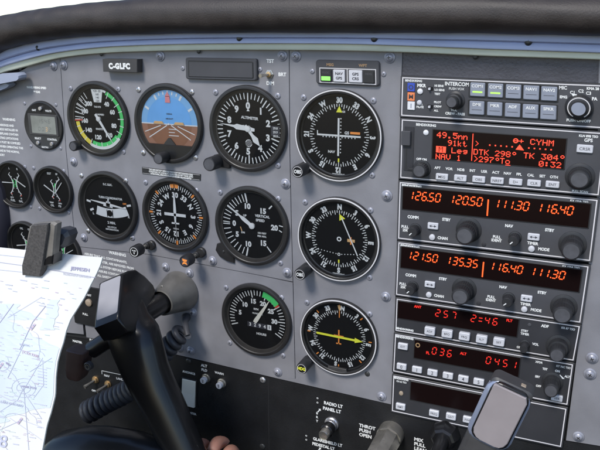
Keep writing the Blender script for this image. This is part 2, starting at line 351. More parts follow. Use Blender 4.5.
# --- attitude
t, fr, R = gauge('attitude_indicator', 'artificial horizon with blue sky half over brown ground half and an orange plane bar', 'gauge', (134.2,200.3,82.4,164.7), rin=.9)
b = MB(fr)
rd = .83*R; hz = -.02*R
def halfdisc(b, r, z0, up, h, m, n=48):
    a0 = math.asin(z0/r); pts = []
    for i in range(n+1):
        a = (a0+(pi-2*a0)*i/n) if up else (a0-(pi+2*a0)*i/n); pts.append((r*math.cos(a), r*math.sin(a)))
    b.poly(pts, h, m)
halfdisc(b, rd, hz, True, .55, 'ring_blue'); halfdisc(b, rd, hz, False, .55, 'ring_brown')
halfdisc(b, .66*R, hz, True, .65, 'sky_blue'); halfdisc(b, .66*R, hz, False, .65, 'earth_brown')
b.rect(-rd, rd, hz-.5, hz+.5, .75, 'white_paint')
for a in (-60,-30,-20,-10,10,20,30,60): b.tick((.67 if abs(a) in (30,60) else .72)*R, .80*R, a, 2.2 if abs(a) in (30,60) else 1.3, .75)
b.tick(.66*R, .82*R, 0, 1.6, .75)
for k in (-1, 1):
    b.bar(k*.06*R, hz-1, k*.62*R, hz-.36*R, .9, .78); b.bar(k*.25*R, hz-1.5, k*.74*R, hz-.22*R, .8, .77)
for zz, w in ((.12,.13),(.20,.1),(.28,.17)): b.rect((-.02)*R, w*R*1.6, hz-zz*R-.35, hz-zz*R+.35, .79)
b.text('CESSNA', .02*R, .24*R, .79, 1.3, 'print_dark'); b.text('AIRCRAFT', .02*R, .12*R, .79, 1.3, 'print_dark')
done_mark(b, t, 'horizon_card')
b = MB(fr)
for k in (-1, 1): b.prism([(k*.14*R, hz+.1), (k*.46*R, hz+.1), (k*.42*R, hz+2.6), (k*.2*R, hz+2.6)][::k], 1.0, 1.7, .2, 'horizon_tan')
b.disc(0, hz+.3, 1.0, 1.5, 'white_paint')
b.poly([(-3,.52*R),(3,.52*R),(2.4,.68*R),(-2.4,.68*R)], 1.2, 'pink_mark'); b.poly([(-3,.67*R),(3,.67*R),(0,.79*R)], 1.2, 'pink_mark'); b.build('plane_symbol', t)
b = MB(fr); b.prism([(-.24*R,-.80*R),(.24*R,-.80*R),(.20*R,-.55*R),(.03*R,-.36*R),(-.03*R,-.36*R),(-.20*R,-.55*R)], .8, 2.2, .3, 'plate_box')
b.text('PULL TO CAGE', 0, -.64*R, 2.3, 1.5, 'white_paint', bold=.04)
pts = [(.9*R*math.cos(a), .9*R*math.sin(a)) for a in np.linspace(-pi*.80, -pi*.20, 26)]
b.prism(pts, .8, 3.6, .5, 'bezel_black'); b.build('shroud', t)
kx, kz = P(157.8,158.9,17); knob(t, kx, kz, 5.6, 17, capm='knob_cap', knurl=.04, capr=.85)
for q in ((138,89.8),(191.3,92.3),(142.8,153),(195,157.8)): dome(t, *q, 3.0, 'screw_metal')
# --- altimeter
t, fr, R = gauge('altimeter', 'altimeter with numbers 0 to 9, fifty white ticks and two white hands', 'gauge', (208.9,285.4,84.8,172.5))
b = MB(fr)
for i in range(50):
    a = i*7.2
    if 96 < a < 106 or 76 < a < 96: b.tick(.76*R, .82*R, a, .5, .6)
    else: b.tick((.62 if i % 5 == 0 else .68)*R, .82*R, a, .95 if i % 5 else 1.2, .6)
for i in range(10): lab(b, str(i), .53*R, i*36+(2 if i else 0), 5.6)
b.text('ALTIMETER', 1.5, .25*R, .6, 2.4, ang=-.05); b.text('100 FT', -7, .06*R, .6, 1.4)
b.rect(.58*R, .80*R, -.13*R, .10*R, .62, 'print_dark')
for k, s in enumerate(('29.8', '29.9', '30.0')): b.text(s, .69*R, (.05-.09*k)*R, .7, 1.9)
b.disc(0, -.34*R, 3.6, .6, 'white_paint')
for k in range(-2, 3): b.bar(-3+k*1.6, -.34*R-3, 3+k*1.6, -.34*R+3, .8, .66, 'dial_black')
b.poly([(-1.5,-1.9+.45*R),(1.7,-1.9+.45*R),(.1,.9+.45*R)], .68, 'white_paint')
done_mark(b, t)
hand(t, fr, [(1.3,-7),(1.9,-3),(1.9,0),(2.6,12),(1.1,15),(0,30)], 277, 1.3, name='long_hand')
hand(t, fr, [(1.4,-4),(1.5,8),(3.0,13),(0,20)], 141, 2.0, name='short_hand')
b = MB(fr); b.lathe([(2.9,.6),(2.8,2.9),(2,3.2)], n=24, m='white_paint'); b.build('hub', t, 30)
kx, kz = P(208.8,164.6,19); knob(t, kx, kz, 6.6, 19, capm='knob_cap', knurl=.03, capr=.86)
b = MB(); b.prism([(kx-3,kz-5),(kx+13,kz-6),(kx+15,kz+3),(kx+4,kz+8),(kx-4,kz+6)], 0, 3.4, .8, 'bezel_black'); b.build('knob_bracket', t)
for q in ((215.2,92.5),(277.3,96),(277.5,165.6)): dome(t, *q, 3.0, 'screw_painted')
# --- turn coordinator
t, fr, R = gauge('turn_coordinator', 'turn coordinator with small white banked aeroplane above a white inclinometer tube', 'gauge', (78.1,135,170.7,242.7))
b = MB(fr)
b.text('D.C. ELEC.', 1, .62*R, .6, 2.0, xs=.9); b.text('TURN COORDINATOR', 3, .24*R, .6, 2.2, xs=.92)
b.bar(-.76*R, .10*R, -.62*R, .07*R, 2.2, .6); b.bar(.76*R, .10*R, .62*R, .07*R, 2.2, .6)
b.bar(-.66*R, -.18*R, -.54*R, -.13*R, 2.4, .6); b.text('L', -.56*R, -.26*R, .6, 2.6); b.text('R', .66*R, -.24*R, .6, 2.6)
b.text('2 MIN.', 2, -.48*R, .6, 2.6); b.text('NO PITCH', 2, -.61*R, .6, 1.7); b.text('INFORMATION', 2, -.68*R, .6, 1.7)
b.text('OFF', .55*R, .12*R, .6, 1.8, 'orange_paint')
done_mark(b, t)
b = MB(fr); b.arc(1.49*R, 1.75*R, 157, 195, 1.0, 'white_paint', 20, 0, 1.42*R)
b.build('inclinometer', t)
b = MB(fr); b.disc(.03*R, -.20*R, 3.6, 1.5, 'dial_black', 24); b.rect(-.06*R-.4, -.06*R+.4, -.31*R, -.1*R, 1.3, 'dial_black'); b.rect(.13*R-.4, .13*R+.4, -.31*R, -.1*R, 1.3, 'dial_black'); b.build('ball', t)
b = MB(fr); c, s = math.cos(-.0), 0
an = -.12
def rot(p, a): return (p[0]*math.cos(a)-p[1]*math.sin(a), p[0]*math.sin(a)+p[1]*math.cos(a))
for q in ([(-.60*R,-.25),(-.60*R,.25),(0,1.4),(.60*R,.25),(.60*R,-.25),(0,-1.6)], [(-2.6,-3.2),(2.6,-3.2),(2.6,3.0),(-2.6,3.0)], [(-6,-2.9),(6,-2.9),(6,-1.5),(-6,-1.5)], [(-.8,2),(.8,2),(.8,6.4),(-.8,6.4)]):
    b.prism([rot((x, z+.06*R), an) for x, z in q][::-1], 1.2, 1.9, .1, 'white_paint')
b.build('plane_symbol', t)
for q in ((80.8,175.8),(125.3,181),(87.6,231.2),(131.4,238.3)): dome(t, *q, 2.9, 'screw_metal')
# --- heading indicator
CARD = ['N','3','6','E','12','15','S','21','24','W','30','33']
t, fr, R = gauge('heading_indicator', 'heading gauge with white aeroplane, 30 at its top, and two long side knobs', 'gauge', (141.7,206.2,177.8,252.6))
b = MB(fr)
for i in range(72): b.tick((.66 if i % 2 == 0 else .70)*R, .80*R, i*5, .75, .6)
for i, s in enumerate(CARD): lab(b, s, .53*R, (i*30+60) % 360+1, 4.9, rot=True, bold=.045)
for i in range(8): b.tick(.72*R, .84*R, i*45, 2.0, .7, 'orange_paint')
b.arc(.72*R, .82*R, -9, 9, .72, 'orange_paint', 8); b.tick(.72*R, .83*R, 0, .9, .8, 'dial_black')
done_mark(b, t)
b = MB(fr)
for q in ([(-.8,-9.5),(.8,-9.5),(1.6,4),(1.4,10),(.5,.60*R),(-.5,.60*R),(-1.4,10),(-1.6,4)], [(-.33*R,-1.4),(.33*R,-1.4),(.33*R,1.6),(-.33*R,1.6)], [(-4.6,-9.8),(4.6,-9.8),(4.6,-8.2),(-4.6,-8.2)]): b.prism(q, 1.4, 2.1, .1, 'white_paint')
b.rect(-.25, .25, -.62*R, -10, 1.5, 'ring_white'); b.text('CESSNA', 0, -.38*R, 1.5, 1.3)
b.build('plane_symbol', t)
for (u, v, hb, deep, col) in ((133.8,252,26,11,'dial_black'), (184.3,261.8,26,11,'print_dark')):
    kx, kz = P(u, v, hb); b = MB(); b.lathe([(5.9, hb-11), (6.2, hb-10.6), (6.2, hb-.8), (5.6, hb), (5.0, hb), (4.9, hb-.5)], kx, kz, n=60, m='knob_black', knurl=.04, kr=(1,2))
    b.lathe([(1.7, 1), (1.7, hb-10)], kx, kz, n=20, m='steel'); b.lathe([(3.6, 0), (3.6, 5), (3, 5.4)], kx, kz, n=30, m='bezel_black'); k = b.build('knob', t, 35)
    b = MB(F(kx, kz)); b.disc(0, 0, 4.85, hb-.4, col)
    if col == 'dial_black': b.arc(4.2, 4.8, 0, 360, hb-.3, 'white_paint', 30); b.text('PUSH', 0, 1.2, hb-.3, 1.4); b.text('V', 0, -1.5, hb-.3, 2.2)
    else:
        b.poly([(-2.6,3.0),(3.2,2.2),(2.2,-.1),(-2.1,.3)], hb-.3, 'orange_paint'); b.poly([(-1.8,-.5),(2.2,-.7),(3.2,-3.2),(-.2,-2.2),(-3.0,-3.4)], hb-.3, 'orange_paint'); b.rect(-.5, .6, -1, 1, hb-.28, 'orange_paint')
    b.build('knob_cap', k)
for (u, v) in ((151.5,245),(201.5,252.2)):
    bx, bz = P(u, v, 1); b = MB(); b.lathe([(5.2, 0), (5.2, 3), (4.4, 3.8)], bx, bz, n=26, m='bezel_black'); b.build('knob_bracket', t, 30)
for q in ((145.2,182.7),(196,190.8),(132.2,238.3)): dome(t, *q, 2.9, 'screw_painted')
# --- vertical speed
t, fr, R = gauge('vertical_speed_indicator', 'vertical speed gauge with numbers 5 to 20 and a long white needle pointing up left', 'gauge', (214.7,287.3,186.3,266.5))
b = MB(fr)
for a in np.linspace(272, 348, 11): b.tick(.62*R, .81*R, a, .9, .6)
for a in np.linspace(268, 192, 9): b.tick(.62*R, .81*R, a, .9, .6)
for s, a in (('0',271),('5',304),('10',345),('15',36),('20',88),('15',145),('10',195),('5',238)): lab(b, s, (.50 if s != '20' else .60)*R, a, 4.9)
for a in (347, 193): b.tick(.58*R, .82*R, a, 1.2, .65)
b.tick(.62*R, .80*R, 141, 1.1, .6); b.tick(.66*R, .78*R, 44, 1.3, .6); b.bar(.72*R, .09*R, .84*R, .07*R, 1, .6); b.bar(.72*R, -.03*R, .80*R, -.07*R, 1, .6)
b.text('VERTICAL', .28*R, .27*R, .6, 2.4); b.text('SPEED', .22*R, .16*R, .6, 2.4); b.text('100 FEET', .26*R, -.16*R, .6, 1.7); b.text('PER MIN.', .26*R, -.24*R, .6, 1.7)
b.text('UP', -.20*R, .24*R, .6, 2); b.text('DN', -.26*R, -.20*R, .6, 1.8); b.bar(-.33*R, -.06*R, -.29*R, -.17*R, .9, .6, 'horizon_tan')
done_mark(b, t)
hand(t, fr, [(1.2,-3),(1.7,0),(2.0,11),(.8,16),(.5,32)], 305, 1.4)
b = MB(fr); b.lathe([(3,.6),(2.9,2.3),(2,2.6)], n=24, m='white_paint'); b.build('hub', t, 30)
bx, bz = P(221.5,250,2); b = MB(); b.prism([(bx-7,bz-1),(bx-3,bz-7),(bx+6,bz-11),(bx+14,bz-12),(bx+14,bz-2),(bx+2,bz+9),(bx-5,bz+6)], 0, 2.6, .8, 'bezel_black'); b.build('corner_lug', t)
dome(t, 223, 252, 1.4, 'screw_dark', 2.6, 'adjusting_screw')
for q in ((219.8,192.7),(277.8,199),(280,263.4)): dome(t, *q, 2.9, 'screw_painted')
# --- tachometer
t, fr, R = gauge('tachometer', 'engine speed gauge with short green arc, numbers 5 to 30 and a white needle', 'gauge', (221,290.4,284.4,356.6))
b = MB(fr)
for i in range(36):
    a = 250+i*(230/35.)
    b.tick((.60 if i % 5 == 0 else .66)*R, .80*R, a, .85 if i % 5 else 1.1, .6)
for k in range(1, 7): lab(b, str(5*k), .50*R, 250+k*5*230/35., 4.5)
b.arc(.67*R, .83*R, 14, 50, .7, 'green_paint', 16); b.arc(.67*R, .80*R, 50, 54, .72, 'red_paint', 4)
b.text('RPM', -.02*R, .28*R, .6, 2.0); b.text('HUNDREDS', .02*R, .16*R, .6, 1.5); b.text('HOURS', .12*R, -.40*R, .6, 2.3)
b.rect(-.28*R, .42*R, -.24*R, -.10*R, .6, 'print_dark')
for k, s in enumerate('3294'): b.text(s, (-.2+.14*k)*R, -.17*R, .7, 3.4, bold=.03)
b.rect(.30*R, .41*R, -.24*R, -.10*R, .68, 'white_paint'); b.text('1', .355*R, -.17*R, .75, 3.0, 'print_dark')
done_mark(b, t); hand(t, fr, [(1.9,-4),(2.2,0),(1.2,18),(0,29)], 33, 1.4, 'cream')
for q in ((225.6,288),(281.2,298),(229.4,343.2),(282.6,356)): dome(t, *q, 2.9, 'screw_painted')
# --- navigation indicators
def compass(b, R, off_, size=4.3, r=.66, rt=.56, dl=.8):
    for i in range(72):
        b.tick((.50 if i % 2 == 0 else .535)*R*dl/.8, .585*R*dl/.8, i*5, .7, .6)
    for i, s in enumerate(CARD): lab(b, s, r*R*dl/.8, i*30+off_, size, rot=True, bold=.06, xs=.85)
def obs_knob(t, u, v, h, txt):
    kx, kz = P(u, v, h); k = knob(t, kx, kz, 5.8, h, capm='dial_black', knurl=.04, capr=.88)
    b = MB(F(kx, kz)); b.arc(4.3, 4.7, 0, 360, h+.02, 'ring_white', 30); b.text(txt, 0, 0, h+.02, 3.0, 'white_paint' if txt == 'OBS' else 'needle_yellow', bold=.03, xs=.85); b.build('cap_marking', k)
t, fr, R = gauge('course_indicator', 'upper round nav indicator with white rim, crossed white bars and 30 at top', 'gauge', (294.8,381.8,89,182.2), ring='ring_white', rf=.86)
b = MB(fr); compass(b, R, 60, 4.5, .655, .6, .93)
b.poly([(-2.8,.50*R),(2.8,.50*R),(0,.64*R)], .7, 'needle_yellow'); b.text('GS', .1*R, .52*R, .6, 1.6)
b.text('NAV', -.17*R, -.36*R, .6, 2.2); b.text('BENDIX/KING', 0, -.855*R, .6, 1.3, bold=.05)
for k in range(-5, 6):
    if k: b.disc(k*3.0, -1.5, .62, .62, 'white_paint', 10); b.disc(1.6, k*3.0, .62, .62, 'white_paint', 10)
b.text('GS', .18*R, .07*R, .75, 2.4); b.rect(.26*R, .48*R, .05*R, .10*R, .75, 'orange_paint'); b.tick(.50*R, .58*R, 180, 1.4, .66, 'needle_yellow')
b.bar(-.50*R, .09*R, -.50*R, -.02*R, .9, .66)
done_mark(b, t)
b = MB(fr); b.prism([(-.85,-.44*R),(.85,-.44*R),(.85,.38*R),(-.85,.38*R)], 1.5, 2, .1, 'white_paint'); b.build('course_bar', t)
b = MB(fr); b.prism([(-.50*R,-.8),(.50*R,-.8),(.50*R,.8),(-.50*R,.8)], .9, 1.3, .1, 'white_paint'); b.build('glideslope_bar', t)
obs_knob(t, 297.4, 171.7, 20, 'OBS')
for q in ((303.3,97.6),(373,100.8),(371.8,175.4)): dome(t, *q, 2.9, 'screw_painted')
t, fr, R = gauge('course_indicator', 'middle round nav indicator with white rim, one slanted white bar and N at top', 'gauge', (297.1,379.8,197.8,281.7), ring='ring_white', rf=.86)
b = MB(fr); compass(b, R, 0, 4.5, .655, .6, .93)
b.poly([(.0*R,.44*R),(.14*R,.50*R),(.0*R,.60*R)][::-1], .7, 'needle_yellow'); b.arc(1.2, 2.3, 0, 360, .7, 'white_paint', 20)
for k in range(-7, 8):
    if k: b.disc(k*2.9, -.37*R+abs(k)*.35, .5, .62, 'white_paint', 10)
b.arc(.8, 1.5, 0, 360, .62, 'white_paint', 14, 0, -.37*R)
b.rect(.20*R, .38*R, -.04*R, .03*R, .7, 'horizon_tan'); b.rect(.27*R, .30*R, -.1*R, .08*R, .72, 'orange_paint'); b.tick(.50*R, .58*R, 180, 1.4, .66, 'needle_yellow')
b.text('BENDIX/KING', 0, -.855*R, .6, 1.3, bold=.05)
done_mark(b, t)
b = MB(fr); b.bar(.06*R, .52*R, .46*R, -.34*R, 1.1, 1.6, 'white_paint'); b.build('course_bar', t)
obs_knob(t, 299.6, 274.6, 20, 'OBS')
for q in ((304.8,202.5),(370.2,210.6),(369.2,277.8)): dome(t, *q, 2.9, 'screw_painted')
t, fr, R = gauge('radio_compass', 'lowest round indicator with long yellow arrow needle and small orange plane', 'gauge', (300,376.6,299.6,376), ring='ring_white', rf=.86)
b = MB(fr); compass(b, R, 6, 4.3, .655, .6, .93)
for i in range(8): b.tick(.76*R, .84*R, i*45, 1.1, .7, 'orange_paint')
b.poly([(-2,.82*R),(2,.82*R),(0,.66*R)], .72, 'horizon_tan'); b.tick(.5*R, .8*R, 0, .8, .71, 'orange_paint'); done_mark(b, t)
b = MB(fr)
for q in ([(-.6,-8),(.6,-8),(.7,7),(-.7,7)], [(-5,0),(5,0),(5,1.4),(-5,1.4)], [(-2.6,-8),(2.6,-8),(2.6,-6.8),(-2.6,-6.8)]): b.prism(q, 1, 1.4, .1, 'orange_paint')
b.build('plane_symbol', t)
hand(t, fr, [(1.0,-.58*R),(1.0,.42*R),(2.6,.42*R),(0,.62*R)], 91, 1.8, 'needle_yellow')
obs_knob(t, 301.5, 368.8, 19, 'HDG')
b = MB(fr); b.prism([(-.26*R,-.90*R),(.26*R,-.90*R),(.24*R,-.80*R),(-.24*R,-.80*R)], 2, 4.6, .3, 'plate_box'); b.build('name_tab', t)
for q in ((306.6,303),(369.4,314.6)): dome(t, *q, 2.9, 'screw_painted')
dome(t, 367, 374.4, 2.6, 'screw_dark')
# --- small engine gauges
def small(label, ext, needles, side, sc, name='engine_gauge'):
    t, fr, R = gauge(name, label, 'gauge', ext, rf=.84, group='small paired engine gauges')
    b = MB(fr)
    for k, (cx, a0, a1, words) in enumerate(side):
        b.arc(.50*R, .54*R, a0, a1, .6, 'white_paint', 16, cx*R, 0)
        for i in range(7):
            a = math.radians(a0+(a1-a0)*i/6); L = .64 if i % 3 == 0 else .59
            b.bar(cx*R+.50*R*math.sin(a), .50*R*math.cos(a), cx*R+L*R*math.sin(a), L*R*math.cos(a), .6, .62)
        b.arc(.54*R, .59*R, a0+(a1-a0)*.3, a0+(a1-a0)*.62, .64, 'green_paint', 10, cx*R, 0); b.arc(.54*R, .59*R, a1-6, a1, .64, 'red_paint', 3, cx*R, 0)
        b.text(words[0], cx*.35*R, .66*R, .62, 2.1, bold=.03); b.text(words[1], cx*.35*R, -.70*R, .62, 2.2, bold=.03); b.text(words[2], cx*.4*R, -.58*R, .62, 1.7)
    done_mark(b, t)
    for x, z, a in needles:
        c, s = math.cos(-math.radians(a)), math.sin(-math.radians(a)); b = MB(fr)
        out = [rot(q, -math.radians(a)) for q in ((-.6,-3),(.6,-3),(.35,15),(-.35,15))]
        b.prism([(x*R+q[0], z*R+q[1]) for q in out], 1.4, 1.8, .1, 'white_paint'); b.build('pointer', t)
    for q in sc: dome(t, *q, 2.3, 'screw_painted')
small('small twin gauge at far left edge with crossed white scales and two needles', (-6.5,30.8,161.2,208.7), [(-.55,.05,88),(.5,0,-62)], [(-.62,40,140,('L','FUEL','QTY')),(.62,-40,-140,('R','GAL','10'))], ((24.2,167),(2.3,203)))
small('small twin gauge with brown-lit lower rim, right of the far-left one', (33.2,70,165.6,214.6), [(-.4,.1,120),(.1,-.1,40)], [(-.55,50,130,('EGT','OIL','TEMP')),(.58,-30,-140,('FF','PSI','GPH'))], ((33,168.2),(63.1,171.3),(30,207),(39,208.7),(68,212.6)))
small('small twin gauge half hidden by left side of the chart clip', (6.6,42.5,221,269), [(-.45,-.1,80),(.3,0,-60)], [(-.6,40,140,('OIL','TEMP','F')),(.6,-40,-140,('OIL','PSI','P'))], ((6.4,222.5),))
small('small twin gauge mostly hidden right of chart clip, above the chart', (42.5,78.4,229,277), [(.1,-.1,60),(-.4,0,120)], [(-.55,50,130,('VAC','SUC','IN')),(.6,-40,-140,('AMP','CHG','60'))], ((71.6,233.5),))
# --- digital clock
x, z, R = circ(24.1,61.4,100,151.6, h=2.5)
t = thing('digital_clock', 'round black digital clock with grey rectangular screen and small buttons', 'clock', x, z); fr = F(x, z); b = MB(fr)
b.lathe([(R*.99, 0), (R, .5), (R*.97, 2.2), (R*.93, 2.5), (R*.9, 2.2)], n=64, m='bezel_black'); b.build('case', t, 30)
b = MB(fr); b.box(-.72*R, .80*R, -.38*R, .48*R, 1.8, 3.0, .8, .3, 'plate_box'); b.build('screen_frame', t)
b = MB(fr); b.rect(-.56*R, .70*R, -.30*R, .40*R, 3.08, 'lcd_grey'); b.build('screen', t)
b = MB(fr)
def seg7(b, ch, x, z, h, H, m, slant=.14, w=.62, tk=.13):
    W = H*w; T = H*tk
    S = {'0':'abcdef','1':'bc','2':'abged','3':'abgcd','4':'fgbc','5':'afgcd','6':'afgedc','7':'abc','8':'abcdefg','9':'abcdfg','-':'g','b':'fedcg'}[ch]
    pts = {'a':(0,H,W,H),'b':(W,H,W,H/2),'c':(W,H/2,W,0),'d':(0,0,W,0),'e':(0,H/2,0,0),'f':(0,H,0,H/2),'g':(0,H/2,W,H/2)}
    for s in S:
        x0, z0, x1, z1 = pts[s]; dx, dz = x1-x0, z1-z0; L = math.hypot(dx, dz); gx, gz = dx/L*T*.62, dz/L*T*.62
        x0 += gx; z0 += gz; x1 -= gx; z1 -= gz
        b.bar(x+x0+(z0-H/2)*slant, z+z0-H/2, x+x1+(z1-H/2)*slant, z+z1-H/2, T, h, m)
for k, c in enumerate('1546'): seg7(b, c, (-.2+.18*k)*R, .2*R, 3.15, 4, 'lcd_ink')
for k, c in enumerate('0032'): seg7(b, c, (-.2+.18*k)*R, -.12*R, 3.15, 4, 'horizon_tan' if k == 2 else 'lcd_ink')
b.text('OAT', -.36*R, .62*R, 2.4, 1.9); b.text('VOLTS', .38*R, .62*R, 2.4, 1.9); b.text('SELECT', -.32*R, -.52*R, 2.4, 1.9); b.text('CONTROL', .42*R, -.52*R, 2.4, 1.9); b.text('ELECTRO', 0, -.86*R, 2.3, 1.5)
b.build('lettering', t)
for q in ((0,.70*R),(-.32*R,-.70*R),(.40*R,-.70*R)):
    b = MB(fr); b.lathe([(2.4,2.2),(2.3,3.6),(1.8,4.2)], *q, n=22, m='screw_metal'); b.build('button', t, 35)
for q in ((23.9,103.5),(55.2,105),(30.3,146.3),(60,148.6)): dome(t, *q, 2.0, 'screw_painted')

# ================================================================== 3. SMALL PANEL ITEMS
t = thing('registration_plate', 'black raised block with white letters C-GLFC under the pale top strip', 'sign', *P(120,65))
(xa, za), (xb, zb), (xc, zc), (xd, zd) = P(102.3,58.9,9), P(137,59.3,9), P(137,72.7,9), P(103,71.6,9)
b = MB(); b.prism([(xd,zd),(xc,zc),(xb,zb),(xa,za)], 0, 9, .4, 'plate_box'); b.build('block', t)
b = MB(); b.text('C-GLFC', (xa+xb)/2-.5, (za+zd)/2-.3, 9.1, 4.9, 'white_paint', math.atan2(zb-za, xb-xa), bold=.07, xs=.92, sp=1.14); b.build('lettering', t)
t = thing('blank_annunciator', 'blank dark rounded rectangular warning panel above the altimeter', 'annunciator', *P(220,69))
xa, za = P(185.4,57.8,4); xb, zb = P(256.2,80.3,4); (xq, zq) = P(256.2,59.8,4); an = math.atan2(zq-za, xq-xa)
def quadframe(TL, TR, BR, BL, W, H, ch=0.):
    """bilinear map of the W x H rectangle (origin at lower left) onto four points of the panel plane"""
    TL, TR, BR, BL = [np.array(q) for q in (TL, TR, BR, BL)]
    def fr(x, z, h):
        s, t_ = x/W, z/H; q = (BL*(1-s)+BR*s)*(1-t_)+(TL*(1-s)+TR*s)*t_
        return (float(q[0]), -(h+ch), float(q[1]))
    return fr
fr = quadframe(P(185.2,57.6,4), P(256.3,58.8,4), P(256.8,80.8,4), P(185.6,79.0,4), 82, 23)
b = MB(fr); b.box(0, 82, 0, 23, 0, 4, 2.5, .8, 'unit_grey'); b.build('case', t)
b = MB(fr); b.box(3.5, 78.5, 2.5, 20, 3.8, 4.5, 1, .3, 'unit_edge'); b.build('window_frame', t)
b = MB(fr); b.rect(5, 77.5, 3.2, 18.6, 4.6, 'unit_grey'); b.build('window', t)
for q in ((182.2,68.4),(259.6,69.6)): dome(t, *q, 2.3, 'screw_painted')
t = thing('toggle_switch', 'small metal dimmer toggle switch between the words TST, BRT and DIM', 'switch', *P(269.7,74.2)); x, z = P(269.7,74.2)
b = MB(); b.lathe([(4.2,0),(4.2,1),(3.2,1.2),(3.2,2.6),(2.4,2.8)], x, z, n=6, m='steel'); b.lathe([(2.6,2.4),(2.4,3.4),(1.6,3.6)], x, z, n=20, m='brass'); b.build('nut', t)
b = MB()
def tube(b, pts, rs, n=14, m=None, cap=True):
    """tube through 3-D points (world mm: x, y, z)"""
    pts = [np.array(p, float) for p in pts]; rings = []; up = np.array([0.13, .2, 1.])
    for i, p in enumerate(pts):
        d = pts[min(i+1, len(pts)-1)]-pts[max(i-1, 0)]; d /= (np.linalg.norm(d) or 1)
        a = np.cross(d, up); a /= np.linalg.norm(a); c = np.cross(a, d); up = c
        r = rs[i] if hasattr(rs, '__len__') else rs
        rings += [tuple(p+r*(a*math.cos(2*pi*k/n)+c*math.sin(2*pi*k/n))) for k in range(n)]
    fs = [[i*n+k, i*n+(k+1) % n, (i+1)*n+(k+1) % n, (i+1)*n+k] for i in range(len(pts)-1) for k in range(n)]
    if cap: fs += [list(range(n))[::-1], [(len(pts)-1)*n+k for k in range(n)]]
    b.raw(rings, fs, m)
tube(b, [(x,-3,z),(x-1.2,-8,z-.3),(x-2.6,-14,z-.6)], [1.1,1.3,1.8], m='steel'); b.build('lever', t, 40)
t = thing('source_selector', 'dark rounded annunciator with white square keys and one green lamp above upper nav indicator', 'annunciator', *P(347,73))
fr = quadframe(P(315.6,59.6,3), P(379.2,61.0,3), P(379.6,86.6,3), P(316.0,83.8,3), 60, 23)
b = MB(fr); b.box(0, 60, 0, 23, 0, 3, 3, .8, 'unit_grey'); b.build('case', t)
b = MB(fr); b.frame(3.6, 57, 1.5, 15.6, .7, 3.1, 'ring_white'); b.rect(29.9, 30.6, 2.2, 14.9, 3.12, 'ring_white'); b.build('border_line', t)
for x0, x1_, mm, gl in ((5,15.5,'unit_edge',('VLOC','GPS')), (17.2,28.2,'button_white',('NAV','GPS')), (32,44.5,'button_white',('GPS','CRS')), (45.6,55.5,'unit_edge',('HDG','ARM'))):
    b = MB(fr); b.box(x0, x1_, 2.8, 14.2, 3, 4.2, .8, .4, mm); k = b.build('button', t); b = MB(fr); w = (x1_-x0)
    if mm == 'button_white':
        b.text(gl[0], (x0+x1_)/2, 10.6, 4.3, 2.4, 'print_dark'); b.text(gl[1], (x0+x1_)/2, 6.4, 4.3, 2.4, 'print_dark')
    else:
        b.text(gl[0], (x0+x1_)/2, 11.2, 4.3, 1.9, 'unit_grey')
        if x0 < 10: b.box(x0+.8, x1_-1, 3.6, 7.6, 4.2, 4.4, .3, .1, 'ann_green')
    b.build('legend', k)
b = MB(fr); b.text('MSG', 14, 18.6, 3.1, 2.4, 'amber_dim'); b.text('WPT', 45, 18.6, 3.1, 2.4, 'amber_dim'); b.build('lettering', t)
for q in ((311.9,71.4),(383.4,74.2)): dome(t, *q, 2.3, 'screw_painted')

